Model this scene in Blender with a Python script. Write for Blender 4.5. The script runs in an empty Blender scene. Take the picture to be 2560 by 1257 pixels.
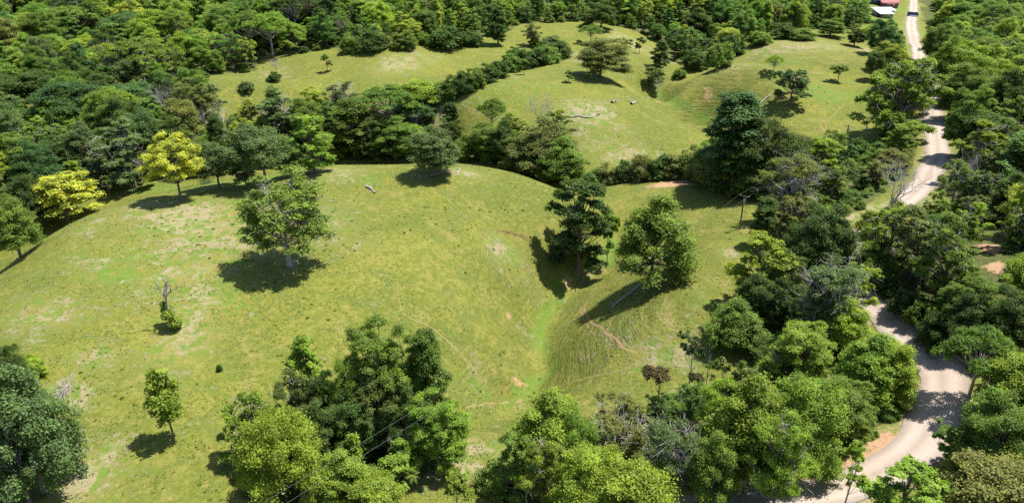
import bpy, math, random
import numpy as np
from mathutils import Vector

# ------------------------------------------------------------------ camera, sky, sun, exposure
scene = bpy.context.scene
C = scene.collection
IMW, IMH, FPX = 2560.0, 1257.0, 1828.0
CAM_H, PITCH = 55.0, math.radians(24.7)

cam_data = bpy.data.cameras.new('camera')
cam_data.sensor_width = 36.0
cam_data.sensor_fit = 'HORIZONTAL'
cam_data.lens = FPX / IMW * 36.0
cam_data.clip_start = 0.5
cam_data.clip_end = 9000
cam = bpy.data.objects.new('camera', cam_data)
C.objects.link(cam)
cam.location = (0, 0, CAM_H)
cam.rotation_euler = (math.pi / 2 - PITCH, 0, 0)
scene.camera = cam

SUN_EL = math.radians(68)
SUN_XY = Vector((0.96, 0.22)).normalized()
sun_dir = Vector((SUN_XY.x * math.cos(SUN_EL), SUN_XY.y * math.cos(SUN_EL), math.sin(SUN_EL)))
world = bpy.data.worlds.new('World')
scene.world = world
world.use_nodes = True
wn = world.node_tree
for n in list(wn.nodes):
    wn.nodes.remove(n)
sky = wn.nodes.new('ShaderNodeTexSky')
sky.sky_type = 'NISHITA'
sky.sun_disc = False
sky.sun_elevation = SUN_EL
sky.sun_rotation = math.atan2(SUN_XY.x, SUN_XY.y)
sky.altitude = 200
bg = wn.nodes.new('ShaderNodeBackground')
bg.inputs['Strength'].default_value = 0.095
wo = wn.nodes.new('ShaderNodeOutputWorld')
wn.links.new(sky.outputs['Color'], bg.inputs['Color'])
wn.links.new(bg.outputs['Background'], wo.inputs['Surface'])

sun_l = bpy.data.lights.new('sun', 'SUN')
sun_l.energy = 5.0
sun_l.angle = math.radians(0.53)
sun_l.color = (1.0, 0.955, 0.88)
sun = bpy.data.objects.new('sun', sun_l)
C.objects.link(sun)
sun.location = (150, 80, 250)
sun.rotation_euler = sun_dir.to_track_quat('Z', 'Y').to_euler()

scene.view_settings.view_transform = 'Standard'
scene.view_settings.look = 'None'
scene.view_settings.gamma = 1.0
scene.view_settings.use_curve_mapping = False
scene.view_settings.exposure = 1.0
scene.cycles.use_denoising = False
scene.cycles.max_bounces = 6
scene.cycles.diffuse_bounces = 3
scene.cycles.glossy_bounces = 2
scene.cycles.transmission_bounces = 4
scene.cycles.transparent_max_bounces = 4

# ------------------------------------------------------------------ view helpers (pixel of the photograph -> point on the terrain)
cp, sp = math.cos(PITCH), math.sin(PITCH)

def ray(u, v):
    x = (u - IMW / 2) / FPX
    y = (IMH / 2 - v) / FPX
    return np.array([x, cp + y * sp, -sp + y * cp])

def at_plane(u, v, z):
    d = ray(u, v)
    t = (z - CAM_H) / d[2]
    return np.array([d[0] * t, d[1] * t, z])

def project(p):
    x, y, z = p[0], p[1], p[2] - CAM_H
    depth = y * cp - z * sp
    up = y * sp + z * cp
    return IMW / 2 + FPX * x / depth, IMH / 2 - FPX * up / depth, depth

def vnoise(x, y, seed=0):
    xi = np.floor(x).astype(np.int64); yi = np.floor(y).astype(np.int64)
    xf = x - xi; yf = y - yi
    def h(a, b):
        n = (a * 374761393 + b * 668265263 + seed * 1442695041) & 0x7fffffff
        n = ((n ^ (n >> 13)) * 1274126177) & 0x7fffffff
        return ((n ^ (n >> 16)) & 0xffff) / 65535.0
    u = xf * xf * (3 - 2 * xf); w = yf * yf * (3 - 2 * yf)
    return (h(xi, yi) * (1 - u) + h(xi + 1, yi) * u) * (1 - w) + (h(xi, yi + 1) * (1 - u) + h(xi + 1, yi + 1) * u) * w

def fbm(x, y, octs=4, seed=0):
    r = 0; a = 0.5; f = 1.0
    for k in range(octs):
        r = r + a * (vnoise(x * f, y * f, seed + k) - 0.5); a *= 0.5; f *= 2.03
    return r

# ------------------------------------------------------------------ terrain height: thin plate through control points (photo pixel, height)
CTRL = [
 # road, right side
 (2280,1180,0),(2335,1000,0),(2300,880,0),(2180,765,0),(2140,620,0),(2290,480,0),(2338,330,0),(2295,140,0),(2283,20,0),(1900,1250,-1),
 (2560,1100,1),(2560,800,3),(2480,640,4),(2560,560,3),(2560,350,2),(2560,150,2),(2700,1200,2),(2700,400,4),(2450,60,3),
 (2000,1000,-3),(1700,1180,-3),(1950,760,-2),(1980,580,0),
 # near gully
 (1190,1010,-6.0),(1290,985,-9),(1365,900,-10),(1345,830,-10),(1400,715,-9),(1520,610,-7.5),(1560,520,-5),
 (1640,470,-4),
 # saddle track and slope right of the gully
 (1450,990,-5.5),(1420,830,-6),(1270,850,-6.5),(1600,905,-4.5),(1640,800,-2.5),(1720,700,-1.5),(1800,620,-0.5),(1850,570,0),(1880,500,-1),(1700,500,-3),
 # front left pasture hill
 (1180,800,-4),(1200,640,-2),(1080,560,0.5),(900,480,2.2),(700,500,2.5),(1000,420,2.6),(800,420,2.2),(700,700,1.2),(400,600,1.8),(300,800,0.5),
 (700,900,-1),(400,1050,-1),(1000,1000,-4),(900,1230,-4),(500,1240,-2),(60,1200,-2),(0,850,0.5),(100,700,1.4),(1150,1230,-4),(1350,1240,-4.5),
 (330,500,1.2),(150,570,0.5),(0,690,-0.5),(560,470,1.8),(1180,410,2.0),(1330,450,0.2),(1420,500,-2.5),
 # drop behind the crest
 (300,520,-7),(100,620,-9),(-100,760,-9),(600,440,-5),(850,425,-6),(1000,432,-7),(1200,430,-7),(1350,470,-7),(1450,450,-7),(150,450,-8),(400,400,-7),
 (-100,400,-6),(100,320,-5),(300,280,-4),
 # valley behind, middle pasture
 (700,330,-7),(900,330,-8),(1100,350,-8),(1480,410,-5.5),(1600,400,-5),(1780,320,-5),(1760,300,-6.5),(1650,250,-5),(1635,215,-3.5),
 (1300,300,-2.5),(1450,300,-0.5),(1500,190,4),(1150,255,0.5),(1300,180,3.0),(1420,125,5),(1560,130,4.5),(1620,170,2.5),(1700,330,-3.0),
 # right hills
 (1705,220,1.5),(1830,160,7),(1740,185,5),(1930,172,6.5),(1840,170,1.2),(1930,178,2),(1750,196,-1),(1900,240,0.5),(2050,210,0.5),(2150,290,-2),(2050,340,-3.5),(1990,400,-3.5),(2200,230,0.5),(2000,120,7),(2130,105,6),(2200,95,5),(1880,110,6),
 (1750,150,-1),(1700,130,-1),
 # far left pasture
 (560,192,4.5),(480,197,3),(700,203,3.5),(560,200,0.2),(700,209,-0.8),(640,197,3.5),(640,205,-0.5),(700,230,0),(900,240,-1),(780,160,4),(1000,150,6),(1230,130,6),(1000,120,8),(640,160,3),(850,205,1),(1000,200,2),(1100,170,4),
 # far forest
 (200,180,-1),(0,180,0),(350,60,8),(0,50,8),(650,40,10),(-200,100,5),(950,60,9),(1300,70,9),(1500,65,9),(1480,20,12),(900,5,14),(300,0,14),(1700,50,8),(1950,50,8),(2000,0,10),
 (2200,40,3),(0,-30,20),(800,-40,24),(1500,-40,22),(2600,-20,8),(2100,-40,14),
]

def build_height():
    pts = np.array([at_plane(u, v, z * (1.3 if v > 280 else 1.0)) for u, v, z in CTRL])
    extra = []
    for x, y, z in [(-60,20,-3),(0,20,-5),(60,20,0),(-200,40,-6),(200,40,4),(-300,120,-8),(300,120,8),(-400,300,-2),(400,300,8),(-560,600,12),(560,600,12),(0,900,30),(-560,900,30),(560,900,20),(0,-60,-4),(-200,-60,-6),(200,-60,4)]:
        extra.append((x, y, z))
    pts = np.vstack([pts, np.array(extra)])
    P = pts[:, :2] / 100.0
    d = np.linalg.norm(P[:, None] - P[None], axis=2)
    K = np.where(d > 0, d * d * np.log(d + 1e-12), 0)
    n = len(P)
    K += np.eye(n) * 0.0025
    A = np.zeros((n + 3, n + 3))
    A[:n, :n] = K; A[:n, n] = 1; A[:n, n + 1:] = P; A[n, :n] = 1; A[n + 1:, :n] = P.T
    b = np.concatenate([pts[:, 2], np.zeros(3)])
    w = np.linalg.solve(A, b)
    return P, w

TP, TW = build_height()
GX0, GX1, GY0, GY1, GS = -640.0, 640.0, -80.0, 960.0, 2.0
gx = np.arange(GX0, GX1 + 0.1, GS); gy = np.arange(GY0, GY1 + 0.1, GS)

def tps_eval(X, Y):
    x = X.ravel() / 100.0; y = Y.ravel() / 100.0
    out = np.full(x.shape, TW[-3]) + TW[-2] * x + TW[-1] * y
    for i in range(len(TP)):
        d2 = (x - TP[i, 0]) ** 2 + (y - TP[i, 1]) ** 2
        out += TW[i] * 0.5 * d2 * np.log(d2 + 1e-12)
    return out.reshape(X.shape)

MX, MY = np.meshgrid(gx, gy)
HG = np.clip(tps_eval(MX, MY), -16, 45)
HG = HG + 2.2 * fbm(MX / 45, MY / 45, 3, 3) + 0.9 * fbm(MX / 13, MY / 13, 2, 9)

def hgt(x, y):
    x = np.asarray(x, float); y = np.asarray(y, float)
    fx = np.clip((x - GX0) / GS, 0, len(gx) - 1.001); fy = np.clip((y - GY0) / GS, 0, len(gy) - 1.001)
    i = fx.astype(int); j = fy.astype(int); a = fx - i; b = fy - j
    return (HG[j, i] * (1 - a) + HG[j, i + 1] * a) * (1 - b) + (HG[j + 1, i] * (1 - a) + HG[j + 1, i + 1] * a) * b

def ground(u, v):
    d = ray(u, v)
    t = np.linspace(40, 900, 3441)
    z = CAM_H + d[2] * t
    below = z < hgt(d[0] * t, d[1] * t)
    if not below.any():
        k = len(t) - 1
    else:
        k = int(np.argmax(below))
    t0, t1 = t[max(k - 1, 0)], t[k]
    for _ in range(12):
        tm = 0.5 * (t0 + t1)
        if CAM_H + d[2] * tm < hgt(d[0] * tm, d[1] * tm): t1 = tm
        else: t0 = tm
    x, y = d[0] * t1, d[1] * t1
    return np.array([x, y, float(hgt(x, y))])

# stream-cut gullies: a broad fold with a narrower channel in it
def carve(px, depth, width, chan):
    global HG
    P = np.array([ground(u, v)[:2] for u, v in px])
    D = np.full(MX.shape, 1e9)
    for a, b in zip(P, P[1:]):
        ab = b - a; L2 = ab @ ab + 1e-9
        t = np.clip(((MX - a[0]) * ab[0] + (MY - a[1]) * ab[1]) / L2, 0, 1)
        D = np.minimum(D, np.hypot(MX - a[0] - t * ab[0], MY - a[1] - t * ab[1]))
    HG = HG - depth * np.exp(-(D / width) ** 2) - chan * np.exp(-(D / (width * .35)) ** 2)
carve([(1545,560),(1525,620),(1480,660),(1430,690),(1398,730),(1362,780),(1345,830),(1360,890),(1335,950),(1290,985),(1200,1015)], 2.4, 8.0, 1.3)
carve([(1640,190),(1645,230),(1690,265),(1740,290),(1775,305),(1840,340)], 2.6, 9.0, 1.2)
carve([(1100,330),(1200,360),(1330,410),(1440,470),(1520,520)], 1.5, 9.0, 0.5)

# ------------------------------------------------------------------ mesh helpers
def quad_mesh(name, V, Q, smooth=False):
    V = np.asarray(V, dtype=np.float32); Q = np.asarray(Q, dtype=np.int32)
    me = bpy.data.meshes.new(name)
    me.vertices.add(len(V)); me.vertices.foreach_set('co', V.ravel())
    m = len(Q)
    me.loops.add(4 * m); me.loops.foreach_set('vertex_index', Q.ravel())
    me.polygons.add(m); me.polygons.foreach_set('loop_start', np.arange(0, 4 * m, 4, dtype=np.int32))
    me.update(calc_edges=True)
    if smooth:
        me.polygons.foreach_set('use_smooth', np.ones(m, dtype=bool))
    return me

class MB:
    """collects boxes, tubes and quads; all quads"""
    def __init__(s): s.V = []; s.Q = []; s.n = 0
    def add(s, V, Q):
        V = np.asarray(V, float).reshape(-1, 3)
        s.V.append(V); s.Q.append(np.asarray(Q, int).reshape(-1, 4) + s.n); s.n += len(V)
    def box(s, c, size, rz=0):
        x, y, z = np.array(size) / 2
        p = np.array([[-x,-y,-z],[x,-y,-z],[x,y,-z],[-x,y,-z],[-x,-y,z],[x,-y,z],[x,y,z],[-x,y,z]])
        ca, sa = math.cos(rz), math.sin(rz)
        p = np.stack([p[:,0]*ca-p[:,1]*sa, p[:,0]*sa+p[:,1]*ca, p[:,2]], 1) + np.array(c)
        s.add(p, [[0,3,2,1],[4,5,6,7],[0,1,5,4],[1,2,6,5],[2,3,7,6],[3,0,4,7]])
    def tube(s, P, R, k=6, cap=True):
        P = np.asarray(P, float); n = len(P)
        R = np.broadcast_to(np.asarray(R, float), (n,))
        T = np.gradient(P, axis=0); T /= (np.linalg.norm(T, axis=1, keepdims=True) + 1e-9)
        ref = np.array([1.0, 0.13, 0.07]) if abs(T[0] @ np.array([1, .13, .07])) < 0.8 else np.array([0.1, 1.0, 0.05])
        N = np.cross(T, ref); N /= (np.linalg.norm(N, axis=1, keepdims=True) + 1e-9)
        B = np.cross(T, N)
        a = np.arange(k) * 2 * math.pi / k
        V = P[:, None] + R[:, None, None] * (np.cos(a)[None, :, None] * N[:, None] + np.sin(a)[None, :, None] * B[:, None])
        i = np.arange(n - 1)[:, None] * k; j = np.arange(k)[None]
        jn = (j + 1) % k
        Q = np.stack([i + j, i + jn, i + k + jn, i + k + j], 2).reshape(-1, 4)
        s.add(V.reshape(-1, 3), Q)
        if cap and k == 6:
            o = (n - 1) * k
            s.Q.append(np.array([[o, o+1, o+2, o+3], [o, o+3, o+4, o+5]]) + s.n - n * k)
    def mesh(s, name, smooth=False):
        return quad_mesh(name, np.vstack(s.V), np.vstack(s.Q), smooth)
    def obj(s, name, mat, parent=None, smooth=False):
        return link(name, s.mesh(name, smooth), mat, parent)

def link(name, me, mat, parent=None):
    if mat is not None and not me.materials:
        me.materials.append(mat)
    o = bpy.data.objects.new(name, me)
    C.objects.link(o)
    if parent is not None: o.parent = parent
    return o

def tag(o, label=None, cat=None, group=None, kind=None):
    if label: o['label'] = label
    if cat: o['category'] = cat
    if group: o['group'] = group
    if kind: o['kind'] = kind
    return o

def empty(name, loc, rz=0):
    o = bpy.data.objects.new(name, None)
    o.empty_display_size = 0.5
    C.objects.link(o); o.location = loc; o.rotation_euler = (0, 0, rz)
    return o

# ------------------------------------------------------------------ materials
def new_mat(name):
    m = bpy.data.materials.new(name); m.use_nodes = True
    nt = m.node_tree
    for n in list(nt.nodes): nt.nodes.remove(n)
    out = nt.nodes.new('ShaderNodeOutputMaterial')
    return m, nt, out

def N(nt, typ, **kw):
    n = nt.nodes.new(typ)
    for k, v in kw.items(): setattr(n, k, v)
    return n

def mixc(nt, fac, a, b, blend='MIX'):
    n = nt.nodes.new('ShaderNodeMix'); n.data_type = 'RGBA'; n.blend_type = blend
    for sock, val in ((0, fac), (6, a), (7, b)):
        if isinstance(val, (int, float)): n.inputs[sock].default_value = val
        elif isinstance(val, tuple): n.inputs[sock].default_value = (*val, 1) if len(val) == 3 else val
        else: nt.links.new(val, n.inputs[sock])
    return n.outputs[2]

def math_n(nt, op, a, b=None, c=None, clamp=False):
    n = nt.nodes.new('ShaderNodeMath'); n.operation = op; n.use_clamp = clamp
    for i, val in enumerate((a, b, c)):
        if val is None: continue
        if isinstance(val, (int, float)): n.inputs[i].default_value = val
        else: nt.links.new(val, n.inputs[i])
    return n.outputs[0]

def maprange(nt, val, a, b, c=0.0, d=1.0):
    n = nt.nodes.new('ShaderNodeMapRange'); n.clamp = True
    nt.links.new(val, n.inputs[0])
    for i, x in enumerate((a, b, c, d)): n.inputs[i + 1].default_value = x
    return n.outputs[0]

def noise(nt, vec, scale, detail=4, rough=0.55, dist=0.0):
    n = nt.nodes.new('ShaderNodeTexNoise')
    n.inputs['Scale'].default_value = scale; n.inputs['Detail'].default_value = detail
    n.inputs['Roughness'].default_value = rough; n.inputs['Distortion'].default_value = dist
    nt.links.new(vec, n.inputs['Vector'])
    return n.outputs['Fac']

def leaf_shader(nt, out, col, trans=0.47):
    p = N(nt, 'ShaderNodeBsdfPrincipled'); p.inputs['Roughness'].default_value = 0.55
    p.inputs['Specular IOR Level'].default_value = 0.22
    nt.links.new(col, p.inputs['Base Color'])
    t = N(nt, 'ShaderNodeBsdfTranslucent')
    nt.links.new(mixc(nt, 1.0, col, (1.35, 1.35, 0.6), 'MULTIPLY'), t.inputs['Color'])
    mx = N(nt, 'ShaderNodeMixShader'); mx.inputs[0].default_value = trans
    nt.links.new(p.outputs[0], mx.inputs[1]); nt.links.new(t.outputs[0], mx.inputs[2])
    nt.links.new(mx.outputs[0], out.inputs['Surface'])

def foliage_mat(name, use_object_color=True, ramp=None):
    m, nt, out = new_mat(name)
    oi = N(nt, 'ShaderNodeObjectInfo')
    if use_object_color:
        base = oi.outputs['Color']
    else:
        cr = N(nt, 'ShaderNodeValToRGB'); cr.color_ramp.interpolation = 'LINEAR'
        el = cr.color_ramp.elements
        for k, (pos, c) in enumerate(ramp):
            e = el[k] if k < 2 else el.new(pos)
            e.position = pos; e.color = (*c, 1)
        nt.links.new(oi.outputs['Random'], cr.inputs[0]); base = cr.outputs[0]
    at = N(nt, 'ShaderNodeAttribute', attribute_name='tint')
    # leaf to leaf and spray to spray variation of the leaves' own colour
    v = maprange(nt, at.outputs['Fac'], 0, 1, 0.55, 1.5)
    col = mixc(nt, 1.0, base, v, 'MULTIPLY')
    warm = maprange(nt, at.outputs['Fac'], 0.55, 1.0, 0.0, 0.45)
    col = mixc(nt, warm, col, mixc(nt, 1.0, col, (1.35, 1.08, 0.7), 'MULTIPLY'))
    hs = N(nt, 'ShaderNodeHueSaturation')
    r2 = math_n(nt, 'FRACT', math_n(nt, 'MULTIPLY', oi.outputs['Random'], 17.3))
    nt.links.new(maprange(nt, r2, 0, 1, 0.485, 0.515), hs.inputs['Hue'])
    nt.links.new(maprange(nt, oi.outputs['Random'], 0, 1, 0.85, 1.15), hs.inputs['Value'])
    nt.links.new(col, hs.inputs['Color'])
    leaf_shader(nt, out, hs.outputs[0])
    return m

def bark_mat(name, c1, c2, scale=3.0):
    m, nt, out = new_mat(name)
    tc = N(nt, 'ShaderNodeTexCoord')
    f = noise(nt, tc.outputs['Object'], scale, 5, 0.65)
    col = mixc(nt, maprange(nt, f, 0.3, 0.7), c1, c2)
    p = N(nt, 'ShaderNodeBsdfPrincipled'); p.inputs['Roughness'].default_value = 0.85
    p.inputs['Specular IOR Level'].default_value = 0.2
    nt.links.new(col, p.inputs['Base Color'])
    b = N(nt, 'ShaderNodeBump'); b.inputs['Strength'].default_value = 0.5; b.inputs['Distance'].default_value = 0.05
    nt.links.new(f, b.inputs['Height']); nt.links.new(b.outputs[0], p.inputs['Normal'])
    nt.links.new(p.outputs[0], out.inputs['Surface'])
    return m

def plain_mat(name, c1, c2=None, rough=0.6, scale=2.0, metal=0.0, spec=0.4):
    m, nt, out = new_mat(name)
    tc = N(nt, 'ShaderNodeTexCoord')
    f = noise(nt, tc.outputs['Object'], scale, 5, 0.6)
    col = mixc(nt, maprange(nt, f, 0.3, 0.7), c1, c2 or tuple(x * 0.75 for x in c1))
    p = N(nt, 'ShaderNodeBsdfPrincipled'); p.inputs['Roughness'].default_value = rough
    p.inputs['Metallic'].default_value = metal; p.inputs['Specular IOR Level'].default_value = spec
    nt.links.new(col, p.inputs['Base Color'])
    nt.links.new(p.outputs[0], out.inputs['Surface'])
    return m

M_FOL = foliage_mat('foliage')
M_FOREST = foliage_mat('forest_foliage', False, [(0.0, (0.100,0.191,0.043)), (0.2, (0.145,0.264,0.051)), (0.38, (0.211,0.320,0.051)), (0.55, (0.113,0.222,0.064)), (0.68, (0.277,0.369,0.051)), (0.8, (0.158,0.277,0.050)), (0.92, (0.304,0.369,0.062)), (1.0, (0.100,0.184,0.057))])
M_UNDER = foliage_mat('undergrowth_foliage', False, [(0.0, (0.075,0.14,0.036)), (0.4, (0.14,0.225,0.045)), (0.75, (0.20,0.27,0.055)), (1.0, (0.09,0.17,0.04))])
M_BARK = bark_mat('bark', (0.20,0.165,0.13), (0.09,0.07,0.055))
M_BARKL = bark_mat('pale_bark', (0.46,0.42,0.37), (0.24,0.21,0.18))
M_DEAD = bark_mat('weathered_wood', (0.44,0.41,0.37), (0.24,0.22,0.19))
M_DEADG = bark_mat('grey_wood', (0.36,0.33,0.29), (0.17,0.15,0.13))

# ground
def ground_mat():
    m, nt, out = new_mat('pasture_ground')
    geo = N(nt, 'ShaderNodeNewGeometry'); pos = geo.outputs['Position']
    a1 = N(nt, 'ShaderNodeAttribute', attribute_name='cover_a')
    a2 = N(nt, 'ShaderNodeAttribute', attribute_name='cover_b')
    s1 = N(nt, 'ShaderNodeSeparateColor'); nt.links.new(a1.outputs['Color'], s1.inputs[0])
    s2 = N(nt, 'ShaderNodeSeparateColor'); nt.links.new(a2.outputs['Color'], s2.inputs[0])
    dry, lush, red = s1.outputs[0], s1.outputs[1], s1.outputs[2]
    forest, terr, tall = s2.outputs[0], s2.outputs[1], s2.outputs[2]
    big = noise(nt, pos, 0.035, 4, 0.6, 0.5)
    mid = noise(nt, pos, 0.22, 5, 0.62, 0.6)
    fine = noise(nt, pos, 1.1, 5, 0.7)
    vfine = noise(nt, pos, 4.5, 3, 0.7)
    # grass: olive to yellow green
    col = mixc(nt, maprange(nt, big, 0.38, 0.62), (0.112,0.127,0.022), (0.164,0.164,0.030))
    col = mixc(nt, maprange(nt, mid, 0.49, 0.62, 0, 0.8), col, (0.083,0.118,0.016))
    col = mixc(nt, maprange(nt, mid, 0.46, 0.34, 0, 0.7), col, (0.192,0.174,0.050))
    # small clumps and dry stalks
    col = mixc(nt, maprange(nt, fine, 0.50, 0.62, 0, 0.65), col, (0.066,0.096,0.012))
    col = mixc(nt, maprange(nt, fine, 0.47, 0.34, 0, 0.6), col, (0.216,0.193,0.068))
    col = mixc(nt, 1.0, col, maprange(nt, vfine, 0.32, 0.68, 0.78, 1.24), 'MULTIPLY')
    # lush drainage grass
    l = maprange(nt, math_n(nt, 'ADD', lush, math_n(nt, 'ADD', math_n(nt, 'MULTIPLY', math_n(nt, 'SUBTRACT', mid, 0.5), 1.3), math_n(nt, 'MULTIPLY', math_n(nt, 'SUBTRACT', fine, 0.5), 1.0))), 0.28, 0.62, 0, 0.85)
    col = mixc(nt, l, col, mixc(nt, maprange(nt, fine, 0.35, 0.65), (0.085,0.15,0.022), (0.13,0.19,0.03)))
    # dry bare patches, broken up
    d = math_n(nt, 'ADD', dry, math_n(nt, 'ADD', math_n(nt, 'MULTIPLY', math_n(nt, 'SUBTRACT', mid, 0.5), 1.6), math_n(nt, 'MULTIPLY', math_n(nt, 'SUBTRACT', fine, 0.5), 1.9)))
    col = mixc(nt, maprange(nt, d, 0.22, 0.62, 0, 0.68), col, mixc(nt, vfine, (0.238,0.185,0.112), (0.370,0.304,0.211)))
    # green weedy clumps growing through the worn patches
    wd = noise(nt, pos, 0.42, 5, 0.65, 0.8)
    wf = math_n(nt, 'MULTIPLY', maprange(nt, math_n(nt, 'MAXIMUM', dry, math_n(nt, 'MULTIPLY', lush, 0.8)), 0.12, 0.3, 0.12, 1.0), maprange(nt, wd, 0.50, 0.57, 0, 0.85))
    col = mixc(nt, wf, col, mixc(nt, vfine, (0.075,0.135,0.018), (0.13,0.185,0.028)))
    # terracettes worn by cattle on steep slopes: darker rank grass and bare treads
    wv = N(nt, 'ShaderNodeTexNoise'); wv.inputs['Scale'].default_value = 0.55; wv.inputs['Detail'].default_value = 5; wv.inputs['Roughness'].default_value = 0.7
    mp = N(nt, 'ShaderNodeMapping'); mp.inputs['Scale'].default_value = (0.28, 0.28, 3.2)
    nt.links.new(pos, mp.inputs[0]); nt.links.new(mp.outputs[0], wv.inputs['Vector'])
    nz = N(nt, 'ShaderNodeSeparateXYZ'); nt.links.new(geo.outputs['True Normal'], nz.inputs[0])
    slope = math_n(nt, 'MULTIPLY', maprange(nt, nz.outputs[2], 0.99, 0.92, 0, 0.22), maprange(nt, mid, 0.42, 0.58))
    terr = math_n(nt, 'MINIMUM', math_n(nt, 'ADD', terr, slope), 1.0)
    tt = math_n(nt, 'MULTIPLY', terr, maprange(nt, wv.outputs['Fac'], 0.48, 0.55))
    col = mixc(nt, math_n(nt, 'MULTIPLY', tt, 0.38), col, (0.069,0.069,0.021))
    tb = math_n(nt, 'MULTIPLY', terr, maprange(nt, wv.outputs['Fac'], 0.46, 0.38))
    col = mixc(nt, math_n(nt, 'MULTIPLY', tb, 0.6), col, (0.238,0.178,0.092))
    # forest floor: leaf litter and low herbs
    fl = maprange(nt, math_n(nt, 'ADD', forest, math_n(nt, 'MULTIPLY', math_n(nt, 'SUBTRACT', mid, 0.5), 0.7)), 0.35, 0.7)
    col = mixc(nt, fl, col, mixc(nt, maprange(nt, fine, 0.4, 0.6), (0.055,0.075,0.02), (0.10,0.10,0.035)))
    # red earth
    rr = math_n(nt, 'ADD', red, math_n(nt, 'MULTIPLY', math_n(nt, 'SUBTRACT', fine, 0.5), 1.1))
    col = mixc(nt, maprange(nt, rr, 0.36, 0.6), col, mixc(nt, vfine, (0.27,0.155,0.085), (0.43,0.28,0.18)))
    p = N(nt, 'ShaderNodeBsdfPrincipled'); p.inputs['Roughness'].default_value = 0.9
    p.inputs['Specular IOR Level'].default_value = 0.1
    nt.links.new(col, p.inputs['Base Color'])
    hh = math_n(nt, 'ADD', math_n(nt, 'MULTIPLY', fine, 0.55), math_n(nt, 'ADD', math_n(nt, 'MULTIPLY', vfine, 0.22), math_n(nt, 'MULTIPLY', math_n(nt, 'MULTIPLY', terr, wv.outputs['Fac']), 2.2)))
    b = N(nt, 'ShaderNodeBump'); b.inputs['Strength'].default_value = 0.9; b.inputs['Distance'].default_value = 0.55
    nt.links.new(hh, b.inputs['Height']); nt.links.new(b.outputs[0], p.inputs['Normal'])
    nt.links.new(p.outputs[0], out.inputs['Surface'])
    return m

def dirt_mat(name, c1, c2, c3, edge=False):
    m, nt, out = new_mat(name)
    geo = N(nt, 'ShaderNodeNewGeometry'); pos = geo.outputs['Position']
    a = noise(nt, pos, 0.12, 4, 0.6); b_ = noise(nt, pos, 1.6, 5, 0.7); c_ = noise(nt, pos, 7, 3, 0.7)
    col = mixc(nt, maprange(nt, a, 0.38, 0.64), c1, c2)
    col = mixc(nt, maprange(nt, b_, 0.5, 0.72, 0, 0.7), col, c3)
    at = N(nt, 'ShaderNodeAttribute', attribute_name='across')
    if edge:   # packed wheel tracks paler than crown and verge
        tr = maprange(nt, math_n(nt, 'ADD', at.outputs['Fac'], math_n(nt, 'MULTIPLY', math_n(nt, 'SUBTRACT', b_, 0.5), 0.9)), 0.1, 1, 0.6, 1.12)
        col = mixc(nt, 1.0, col, tr, 'MULTIPLY')
    col = mixc(nt, 1.0, col, maprange(nt, c_, 0.25, 0.75, 0.82, 1.12), 'MULTIPLY')
    p = N(nt, 'ShaderNodeBsdfPrincipled'); p.inputs['Roughness'].default_value = 0.95; p.inputs['Specular IOR Level'].default_value = 0.1
    nt.links.new(col, p.inputs['Base Color'])
    bm = N(nt, 'ShaderNodeBump'); bm.inputs['Strength'].default_value = 0.5; bm.inputs['Distance'].default_value = 0.12
    nt.links.new(b_, bm.inputs['Height']); nt.links.new(bm.outputs[0], p.inputs['Normal'])
    nt.links.new(p.outputs[0], out.inputs['Surface'])
    return m

M_GROUND = ground_mat()
M_ROAD = dirt_mat('gravel', (0.35,0.30,0.255), (0.33,0.265,0.215), (0.30,0.21,0.155), True)
M_PATH = dirt_mat('cattle_path_soil', (0.19,0.17,0.062), (0.20,0.16,0.065), (0.14,0.145,0.036)) #(0.273,0.211,0.090), (0.281,0.195,0.090), (0.203,0.187,0.051))
M_PATHR = dirt_mat('red_path_soil', (0.27,0.165,0.095), (0.24,0.17,0.085), (0.15,0.145,0.04)) #(0.359,0.187,0.101), (0.320,0.211,0.101), (0.203,0.179,0.051))

# ------------------------------------------------------------------ zones of the ground, given as outlines on the terrain
def poly_w(pts): return np.array([ground(u, v)[:2] for u, v in pts])

def inside(poly, X, Y):
    X = np.asarray(X, float); Y = np.asarray(Y, float)
    r = np.zeros(X.shape, bool); n = len(poly)
    for i in range(n):
        x1, y1 = poly[i]; x2, y2 = poly[(i + 1) % n]
        c = ((y1 > Y) != (y2 > Y)) & (X < (x2 - x1) * (Y - y1) / (y2 - y1 + 1e-12) + x1)
        r ^= c
    return r

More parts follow.
